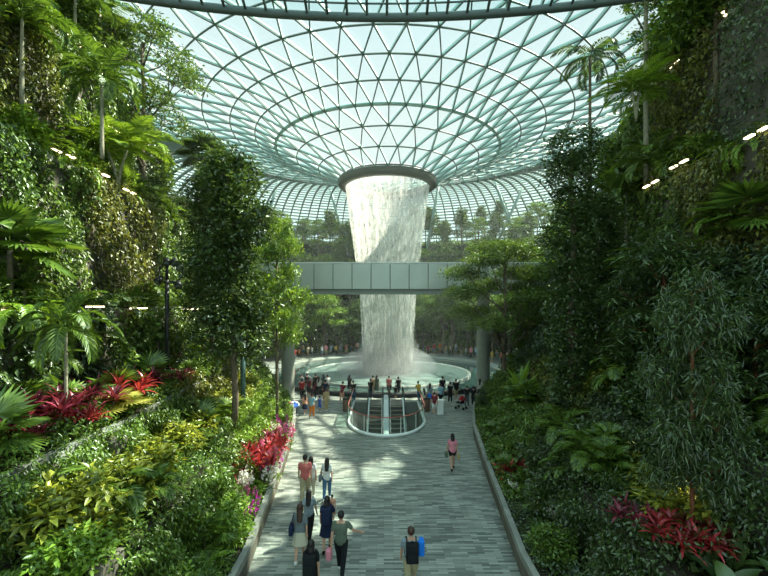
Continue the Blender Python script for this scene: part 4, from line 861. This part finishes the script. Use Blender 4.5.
# ================================================================ PEOPLE
def remesh(name, mb, vox, mat, sm=4):
    me = mb.mesh('tmp', mat); o = bpy.data.objects.new('tmp', me); C.objects.link(o)
    r = o.modifiers.new('r', 'REMESH'); r.mode = 'VOXEL'; r.voxel_size = vox; q = o.modifiers.new('s', 'SMOOTH'); q.iterations = sm; q.factor = .5
    dg = bpy.context.evaluated_depsgraph_get(); out_ = bpy.data.meshes.new_from_object(o.evaluated_get(dg)); out_.name = name
    bpy.data.objects.remove(o); bpy.data.meshes.remove(me); out_.materials.clear(); out_.materials.append(mat); out_.polygons.foreach_set('use_smooth', [True]*len(out_.polygons)); return out_
def limb(mb, pts, rs, n=10):
    for i in range(len(pts)-1):
        a, c = Vector(pts[i]), Vector(pts[i+1]); mb.tube([a, a.lerp(c, .5), c], [rs[i], (rs[i]+rs[i+1])/2*1.03, rs[i+1]], n)
    for p_, r_ in zip(pts, rs): mb.ell(p_, (r_*.99,)*3, 6)
def skeleton(stride=.25, fem=False, armL=None, armR=None, lean=0, bend=0):
    J = {}; sw = .155 if fem else .18; hw_ = .095
    s = stride; J['pel'] = Vector((0,0,.95)); J['chest'] = Vector((0, lean, 1.28)); J['neck'] = Vector((0, lean*1.3, 1.46)); J['head'] = Vector((0, lean*1.6+.015, 1.625))
    for k, sg in (('L',-1),('R',1)):
        f = s*sg; J['hip'+k] = Vector((sg*hw_, 0, .92)); J['knee'+k] = Vector((sg*hw_*.95, f*.55+abs(s)*.12, .50+(.02 if f < 0 else 0))); J['ank'+k] = Vector((sg*hw_*.9, f*1.0-(.10 if f < 0 else 0), .085+(.07*min(1, abs(s)*4) if f < 0 else 0)))
        J['sh'+k] = Vector((sg*sw, lean, 1.41)); arm = armL if k == 'L' else armR
        if arm is None: arm = ((sg*(sw+.05), lean-f*.35, 1.13), (sg*(sw+.06), lean-f*.6+.05, .88))
        J['el'+k], J['wr'+k] = Vector(arm[0]), Vector(arm[1])
    return J
def person_meshes(J, fem, top, bot, hair, shoe='white', skin='skin', haircol='hair', vox=.012, hands=True, sleeve=.55, haslong=False):
    parts = []; b = MB(); k_ = .9 if fem else 1.0
    # body
    b.ell(J['head'], (.082,.10,.122), 10); b.ell(J['head']+Vector((0,.07,-.05)), (.045,.035,.05), 6)
    b.ell(J['head']+Vector((0,.098,-.01)), (.014,.018,.022), 5)
    for s in (-1, 1): b.ell(J['head']+Vector((s*.078, 0, -.005)), (.012,.02,.03), 5)
    limb(b, [J['neck'], J['head']-Vector((0,0,.07))], [.052*k_, .05*k_])
    limb(b, [J['pel'], (J['pel']+J['chest'])/2, J['chest'], J['neck']-Vector((0,0,.03))], [.13, .115*k_, .13*k_, .065])
    for s in ('L', 'R'):
        limb(b, [J['neck']-Vector((0,0,.06)), J['sh'+s]], [.07*k_, .055*k_]); limb(b, [J['sh'+s], J['el'+s], J['wr'+s]], [.052*k_, .040*k_, .027*k_])
        limb(b, [J['hip'+s], J['knee'+s], J['ank'+s]], [.085, .056, .038]); a = J['ank'+s]; b.ell(a+Vector((0,.06,-.045)), (.042,.12,.035), 6)
        d = (J['wr'+s]-J['el'+s]).normalized(); w_ = J['wr'+s]; sg = -1 if s == 'L' else 1; sd = Vector((0,1,0)) if abs(d.y) < .8 else Vector((0,0,1)); sd = (sd-d*sd.dot(d)).normalized(); nn = d.cross(sd)
        b.ell(w_+d*.05, (.03,.038,.048), 6)
        if hands:
            for q, ln in enumerate((.065,.078,.074,.058)):
                r0 = w_+d*.075+sd*(.027-.018*q); m_ = r0+d*ln*.55+nn*sg*.006; limb(b, [r0, m_, m_+d*ln*.42+nn*sg*.022], [.0095,.009,.008], 6)
            r0 = w_+d*.03+sd*.03; limb(b, [r0, r0+d*.03+sd*.028, r0+d*.06+sd*.03], [.011,.010,.009], 6)
    parts.append(('body', remesh('body', b, vox, M[skin], 2)))
    if hands:
        for s in (-1, 1): e_ = MB(); e_.ell(J['head']+Vector((s*.03,.088,.012)), (.011,.008,.008), 5); parts.append(('eye', e_.mesh('eye', M['eye'], True)))
    # top
    g = .028; b = MB(); ch = J['chest']; wst = (J['pel']+J['chest'])/2
    limb(b, [J['pel'], wst, ch+Vector((0,0,.03)), J['neck']-Vector((0,0,.08))], [.148, .132*k_, .145*k_, .08])
    for dx in (-.055, .055): limb(b, [J['pel']+Vector((dx,0,-.02 if top[1] != 'dress' else 0)), wst+Vector((dx*.8,0,0)), ch+Vector((dx*1.15,0,.02)), J['neck']+Vector((dx*.9,0,-.09))], [.125*(1.04 if fem else 1), .115*k_, .125*k_, .075])
    for s in ('L', 'R'):
        limb(b, [J['neck']-Vector((0,0,.075)), J['sh'+s]], [.065, .064*k_]); e2 = J['sh'+s].lerp(J['el'+s], min(1, sleeve*1.1)); limb(b, [J['sh'+s], e2], [.066*k_, .060*k_])
        if sleeve > 1: limb(b, [J['el'+s], J['el'+s].lerp(J['wr'+s], sleeve-1)], [.058*k_, .045])
    if top[1] == 'dress':
        for i in range(9): z = .98-i*.055; b.ell((0, 0, z), (.175+.011*i, .135+.010*i, .07), 7)
    parts.append(('dress' if top[1] == 'dress' else 'shirt', remesh('top', b, max(vox, .014), M['cloth_'+top[0]])))
    # bottoms
    if bot:
        b = MB(); col, kind = bot
        if kind == 'skirt':
            for i in range(9): z = .98-i*.055; b.ell((0, 0, z), (.165+.012*i, .13+.011*i, .07), 7)
        else:
            t_ = {'trousers': 1.93, 'shorts': .88, 'hot': .45}[kind]; b.ell((0,0,.95), (.18,.135,.10), 8)
            for s in ('L', 'R'):
                limb(b, [J['hip'+s], J['hip'+s].lerp(J['knee'+s], min(1, t_))], [.108, .078 if t_ >= 1 else .088])
                if t_ > 1: limb(b, [J['knee'+s], J['knee'+s].lerp(J['ank'+s], t_-1)], [.078, .056])
        parts.append((('skirt' if kind == 'skirt' else ('trousers' if kind == 'trousers' else 'shorts')), remesh('bottoms', b, max(vox, .014), M['cloth_'+col])))
    # hair
    b = MB(); h = J['head']; b.ell(h+Vector((0,-.014,.022)), (.095,.108,.115), 9)
    if hair in ('long', 'mid'):
        n_ = 7 if hair == 'long' else 4
        for i in range(n_): b.ell(h+Vector((0,-.055-.011*i,-.02-.055*i)), (.112-.004*i,.06,.06), 7)
    if hair == 'bun': b.ell(h+Vector((0,-.1,.07)), (.045,.045,.045), 6)
    parts.append(('hair', remesh('hair', b, max(vox, .012), M[haircol])))
    for s in ('L', 'R'):
        b = MB(); a = J['ank'+s]; b.ell(a+Vector((0,.055,-.04)), (.052,.135,.042), 8); b.ell(a+Vector((0,-.02,-.01)), (.05,.06,.05), 7); parts.append(('shoe', b.mesh('shoe', M['cloth_'+shoe], True)))
    return parts
PROT = {}
def person(px, fy, label, h=1.7, rz=0, at=None, **kw):
    parts = kw; J = skeleton(parts.pop('stride', .25), parts.get('fem', False), parts.pop('armL', None), parts.pop('armR', None), parts.pop('lean', 0))
    p = at or P(px, fy); r = empty('person', p, rz); r.scale = (h/1.745,)*3; tag(r, label, 'person')
    fem = parts.pop('fem', False); top = parts.pop('top'); bot = parts.pop('bot'); hair = parts.pop('hair')
    for n_, me in person_meshes(J, fem, top, bot, hair, **parts): o = obj(n_, me, r)
    return r, J, h/1.745
def bag_at(r, J, s, key, off, mbf, mat, name, label, cat, strap=None):
    M4 = Matrix.Translation(r.location) @ Matrix.Rotation(r.rotation_euler.z, 4, 'Z') @ Matrix.Scale(s, 4); c = M4 @ (J[key]+Vector(off)); e_ = empty(name, c, r.rotation_euler.z); tag(e_, label, cat)
    b = MB(); mbf(b); o = b.build('bag_body', mat, e_, True); md = o.modifiers.new('b', 'BEVEL'); md.width = .045; md.segments = 4
    if strap:
        b = MB(); L0 = Matrix.Rotation(-r.rotation_euler.z, 4, 'Z') @ Matrix.Translation(-c)
        for pts in strap: b.tube([L0 @ (M4 @ Vector(q)) for q in pts], .014, 6)
        b.build('strap', mat, e_, True)
    return e_
def backpack(r, J, s, mat, label):
    ch = J['chest']; f = lambda b: (b.box((0,0,0), (.30,.17,.46)), b.box((0,-.10,-.08), (.22,.08,.24)), b.tube([(-.04,.03,.23),(0,.03,.28),(.04,.03,.23)], .012, 5))
    st = [[(sg*.11, ch.y-.16, ch.z+.15), (sg*.12, ch.y-.05, ch.z+.25), (sg*.13, ch.y+.10, ch.z+.17), (sg*.15, ch.y+.15, ch.z-.02), (sg*.16, ch.y+.03, ch.z-.22), (sg*.13, ch.y-.13, ch.z-.24)] for sg in (-1, 1)]
    return bag_at(r, J, s, 'chest', (0,-.26,-.04), f, mat, 'backpack', label, 'backpack', st)
r1 = person(305, 502, 'man in a salmon-red shirt and khaki trousers walking away, upper left of the walking group', 1.78, rz=.1, stride=.22, top=('pinkred','shirt'), bot=('khaki','trousers'), hair='short', shoe='black')
person(311, 499, 'person in white almost hidden in front of the man in the salmon-red shirt', 1.62, rz=0, stride=.15, fem=True, top=('white','shirt'), bot=('cream','trousers'), hair='mid')
r2 = person(327, 500, 'woman with long dark hair, white top and blue jeans walking away', 1.60, stride=.2, fem=True, top=('white','shirt'), bot=('denim','trousers'), hair='long', armL=((-.25,-.02,1.14),(-.16,.16,1.05)))
bag_at(r2[0], r2[1], r2[2], 'hipL', (-.17,-.06,.02), lambda b: b.box((0,0,0), (.12,.26,.24)), M['cloth_grey'], 'shoulder_bag', 'grey shoulder bag on the woman in blue jeans', 'bag', [[(-.26,-.06,1.02),(-.2,-.09,1.3),(-.17,0,1.48),(-.2,.08,1.3),(-.26,.04,1.02)]])
person(309, 541, 'woman in a grey-blue top and black trousers, long dark hair, middle of the walking group', 1.62, rz=-.05, stride=-.28, fem=True, top=('greyblue','shirt'), bot=('black','trousers'), hair='long')
r4 = person(327, 551, 'woman in a long navy dress with long black hair walking away', 1.65, rz=.05, stride=.16, fem=True, top=('navy','dress'), bot=('navy','skirt'), hair='long', shoe='black', armR=((.26,.06,1.16),(.14,.22,1.18)))
backpack(r4[0], r4[1], r4[2], M['cloth_navy'], 'navy backpack worn by the woman in the navy dress')
ch = r4[0].location+Vector((.12,.27,.80)); person(0, 0, 'small child in a peach top carried by the woman in the navy dress', .78, at=ch, stride=0, top=('peach','shirt'), bot=('peach','shorts'), hair='short', shoe='orange', armL=((-.24,.1,1.3),(-.3,.05,1.42)))
r5 = person(341, 575, 'man in an olive tee and black trousers, one arm held out to the right', 1.76, rz=-.08, stride=-.24, top=('olive','shirt'), bot=('black','trousers'), hair='short', armR=((.33,.02,1.22),(.50,.18,1.10)))
r6 = person(300, 561, 'woman with brown hair, grey top and cream knee-length skirt walking away', 1.66, rz=.06, stride=.2, fem=True, top=('grey','shirt'), bot=('cream','skirt'), hair='long', haircol='hair_b', sleeve=.8)
bag_at(r6[0], r6[1], r6[2], 'hipL', (-.16,0,.06), lambda b: b.box((0,0,0), (.13,.34,.28)), M['cloth_navy'], 'shoulder_bag', 'navy shoulder bag on the woman in the cream skirt', 'bag', [[(-.26,-.08,1.08),(-.22,-.1,1.3),(-.17,0,1.48),(-.22,.1,1.3),(-.26,.08,1.08)]])
r7 = person(311, 606, 'woman in a black tee with long black hair, nearest of the walking group', 1.62, stride=.2, fem=True, top=('black','shirt'), bot=('black','trousers'), hair='long', shoe='black')
backpack(r7[0], r7[1], r7[2], M['cloth_black'], 'black backpack worn by the nearest woman in black')
r8 = person(411, 596, 'man in a pale blue tee with a black backpack walking alone at bottom centre', 1.76, rz=.05, stride=.2, top=('greyblue','shirt'), bot=('khaki','shorts'), hair='short', haircol='hair_b', armR=((.27,.08,1.18),(.20,.28,1.12)))
backpack(r8[0], r8[1], r8[2], M['cloth_black'], 'black backpack worn by the man walking alone')
bag_at(r8[0], r8[1], r8[2], 'shR', (.07,-.02,-.16), lambda b: b.box((0,0,0), (.16,.26,.40)), M['cloth_brightblue'], 'jacket', 'bright blue jacket carried over the right arm of the man walking alone', 'jacket')
r9 = person(452.5, 470, 'woman in a pink top and dark shorts walking alone on the right side', 1.64, stride=.22, fem=True, top=('pink','shirt'), bot=('black','hot'), hair='mid', shoe='black')
for sg, k, l in ((-1,'wrL','yellow-green bag in the left hand of the woman in pink'),(1,'wrR','tan bag in the right hand of the woman in pink')):
    bag_at(r9[0], r9[1], r9[2], k, (sg*.05,.0,-.20), lambda b: b.box((0,0,0), (.12,.26,.24)), M['cloth_olive' if sg < 0 else 'cloth_tan'], 'handbag', l, 'bag')
b_ = bag_at(r5[0], r5[1], r5[2], 'wrL', (-.08,.05,-.30), lambda b: b.box((0,0,0), (.16,.22,.30)), M['cloth_pink'], 'plastic_bag', 'pink plastic carrier bag hanging by the left hand of the man in olive', 'bag', None)

# poolside visitors: simple shared bodies, own colours
def proto_person(kind):
    kw = dict(
     m=dict(J=skeleton(.08), fem=False, top=('grey','shirt'), bot=('black','trousers'), hair='short'), w=dict(J=skeleton(.06, True), fem=True, top=('grey','shirt'), bot=('black','skirt'), hair='long'),
     k=dict(J=skeleton(.12), fem=False, top=('grey','shirt'), bot=('black','shorts'), hair='short'), l=dict(J=skeleton(.1, False, ((-.2,.22,1.2),(-.12,.42,1.08)), ((.2,.22,1.2),(.12,.42,1.08)), .1), fem=False, top=('grey','shirt'), bot=('black','trousers'), hair='short'),
     f=dict(J=skeleton(.06, True, ((-.24,.1,1.18),(-.1,.22,1.34)), ((.24,.1,1.18),(.1,.22,1.34))), fem=True, top=('grey','shirt'), bot=('black','trousers'), hair='long'))[kind]
    return proto('person', [q for q in person_meshes(vox=.03, hands=False, **kw)])
def recolour(r, top, bot):
    for c in r.children:
        n_ = c.name.split('.')[0]; col = top if n_ in ('shirt', 'dress') else (bot if n_ in ('trousers', 'skirt', 'shorts') else None)
        if col: c.material_slots[0].link = 'OBJECT'; c.material_slots[0].material = M['cloth_'+col]
PP = {k: proto_person(k) for k in 'mwklf'}
def vis(px, fy, kind, top, bot, h, label, rz=0, group='visitors on the near side of the pool', Y=None):
    p = P(px, fy) if Y is None else Vector((X(px, Y), Y, 0)); r = place(PP[kind], p, rz, h/1.745, label, 'person', group); recolour(r, top, bot); return r
bpy.context.view_layer.update()
for a in [(301.5,394,'m','greyblue','black',1.7,'person in a white cap and grey top at the left end of the pool crowd'),(302,400,'m','red','black',1.65,'person in a bright red top at the left end of the pool crowd'),(309,397,'w','maroon','black',1.6,'person in dark red beside the one in bright red'),
  (307,393.5,'m','black','grey',1.7,'person in black behind the one in dark red by the pool'),(315.5,394,'m','black','black',1.7,'tall person in black in the left pool crowd'),(319,396,'f','white','black',1.6,'woman with a white top in the left pool crowd'),
  (323.5,394,'w','grey','black',1.68,'person in grey at the pool, right part of the left crowd'),(327.5,395,'m','white','navy',1.7,'man in a white shirt at the right end of the left crowd'),(325.5,401,'m','navy','maroon',1.65,'man in navy in front of the left pool crowd'),(314,400,'f','maroon','black',1.6,'woman in maroon in the middle of the left pool crowd'),
  (312,418,'m','lightblue','orange',1.62,'person in a light blue top and orange trousers beside the luggage trolley'),(305,415,'w','peach','navy',1.45,'person in peach bending beside the luggage trolley'),(319.7,412,'k','blue','blue',1.1,'child dressed all in blue next to an adult in tan'),(326.2,411.5,'m','tan','tan',1.62,'adult all in tan beside the child in blue'),
  (342,403,'l','maroon','peach',1.62,'person in a maroon top left of the escalators, leaning'),(353.5,402.5,'l','black','denim',1.65,'person in a dark top and jeans beside the left bin'),(349.5,394,'w','black','black',1.6,'dark-haired person at the parapet between the two leaning visitors'),
  (370.5,399,'m','black','navy',1.6,'person in black at the head of the left escalator'),(372.8,396,'m','tan','tan',1.68,'person in tan at the parapet behind the one in black'),(376.8,396,'w','olive','olive',1.7,'person in a long olive outfit looking at the falls'),(389,396,'k','pinkred','black',1.65,'person in a pink-red top and black shorts in front of the falls'),
  (398.3,396.5,'m','black','black',1.62,'person in black right of the one in pink-red'),(395.5,399,'k','black','grey',1.1,'child in black between the person in pink-red and the one in black'),(419,402.5,'l','yellow','denim',1.62,'person in a yellow top and jeans right of the escalators'),
  (424,411,'w','cream','maroon',1.60,'woman in a cream top and brown skirt by the right bin'),(430,405,'w','greyblue','brightblue',1.62,'woman in a bright blue skirt behind the maroon backpack'),(434.5,415.5,'k','maroon','white',1.60,'person in maroon and white shorts beside the white pedestal'),(440.5,405,'m','lightblue','black',1.6,'person in a light blue top facing the pool'),
  (442.5,399,'m','black','teal',1.82,'tall person in black and teal at the parapet'),(450.2,403,'m','black','black',1.6,'person all in black, third from the right pillar'),(456,401,'k','black','khaki',1.72,'tall person in black with khaki shorts'),(467,408,'l','black','grey',1.6,'person in black leaning on the red stroller'),(473.5,407,'m','black','black',1.5,'person in black behind the one with the stroller'),
  (479.8,400,'w','white','black',1.66,'woman in a white top and long black skirt by the right pillar')]:
    vis(*a, rz=random.uniform(-.5, .5))
cols = ['white','grey','black','red','peach','lightblue','cream','navy','pinkred','white','orange','green','yellow','white','maroon','teal','pink','tan']
far = [284,288,291,295,299,303,308,312,317,322,326,331,336,341,346,351,357,362,418,423,428,434,440,446,451,456,461,466,471,476,492,497,502,507]
for i, px in enumerate(far):
    t = ['left','right'][px > 388]; c = cols[(i*7) % 18]; c2 = ['black','denim','khaki','grey'][i % 4]; Y = 64.0-.004*(px-388)**2*.12+RNG.uniform(-2.0, 2.2)
    if px < 300 or px > 470: Y -= 4
    j = i if px < 388 else i-18
    vis(px, 0, 'mwkf'[i % 4], c, c2, RNG.uniform(1.5, 1.78), 'person in %s across the pool, %s from the %s end' % (cols[(i*7) % 18].replace('pinkred','pink-red').replace('lightblue','light blue'), NTH[j].replace('innermost','first') if j < 16 else 'one of the last', 'outer left' if t == 'left' else 'falls, right of them'), rz=PI+RNG.uniform(-1, 1), group='visitors on the far side of the pool', Y=Y)
# stroller, luggage trolley, pedestal
def wheels(b, xs_, ys_, r): 
    for x in xs_:
        for y in ys_: b.tube([(x-.02, y, r), (x+.02, y, r)], r, 12)
st = empty('stroller', P(461, 409), .9); tag(st, 'red-hooded stroller right of the escalators', 'stroller')
b = MB(); wheels(b, (-.22,.22), (-.3,.3), .1); b.build('wheels', M['black'], st, True)
b = MB(); [b.tube([(s*.22,.3,.1),(s*.22,-.1,.55),(s*.22,-.45,1.0)], .015, 6) for s in (-1,1)]; [b.tube([(s*.22,-.3,.1),(s*.22,0,.5)], .015, 6) for s in (-1,1)]; b.tube([(-.22,-.45,1.0),(.22,-.45,1.0)], .02, 6); b.build('frame', M['grey_metal'], st, True)
b = MB(); b.box((0,.05,.45), (.40,.45,.08)); b.box((0,-.15,.65), (.40,.08,.42), rx=.3); b.build('seat', M['cloth_black'], st)
b = MB(); b.lathe([(.30*math.cos(t), .30*math.sin(t)) for t in np.linspace(0, PI/2, 6)], (0,-.05,.66), 14, PI*.9, PI*2.1, .8, 1); b.build('hood', M['cloth_red'], st, True)
tr = empty('luggage_trolley', P(293, 417), .3); tag(tr, 'loaded luggage trolley beside the planted bed on the left', 'trolley')
b = MB(); wheels(b, (-.28,.28), (-.4,.4), .08); b.build('wheels', M['black'], tr, True)
b = MB(); b.box((0,0,.2), (.6,.95,.05)); [b.tube([(s*.28,-.45,.2),(s*.28,-.5,1.02)], .02, 6) for s in (-1,1)]; b.tube([(-.28,-.5,1.02),(.28,-.5,1.02)], .025, 6); b.build('frame', M['grey_metal'], tr, True)
for (c, d, m, l) in (((0,.1,.42),(.5,.7,.38),'cloth_grey','grey suitcase lying on the luggage trolley'),):
    b = MB(); b.box((0,0,0), d); o = b.build('suitcase', M[m], None, loc=tr.location+Vector(c), rz=.3); md = o.modifiers.new('b', 'BEVEL'); md.width = .05; md.segments = 3; tag(o, l, 'suitcase')
um = empty('umbrella', tr.location+Vector((0,.1,.62)), .3); tag(um, 'red, white and blue striped umbrella over the luggage trolley', 'umbrella')
for i in range(8):
    b = MB(); b.lathe([(.02,.42),(.22,.38),(.38,.27),(.48,.1)], n=3, a0=i*PI/4, a1=(i+1)*PI/4); b.build('canopy_panel', M['cloth_'+['red','white','blue','white'][i % 4]], um, True)
b = MB(); b.tube([(0,0,0),(0,0,.44)], .012, 6); b.build('shaft', M['grey_metal'], um)
b = MB(); b.box((0,0,.0), (.42,.42,.9)); b.box((0,0,.48), (.48,.48,.06)); tag(b.build('pedestal', M['white_paint'], None, loc=P(440,414)+Vector((0,0,.46))), 'small white pedestal right of the escalators', 'pedestal')
hz_m = volmat('haze', .0014); hz_b = MB(); hz_b.lathe([(0,0),(40,0),(40,22),(0,22)], (0,0,0), 40)
tag(hz_b.build('haze', hz_m, None, loc=(AX, AY+9, .05)), 'faint moist haze hanging around the falls and the far hillside', 'haze', kind='stuff')
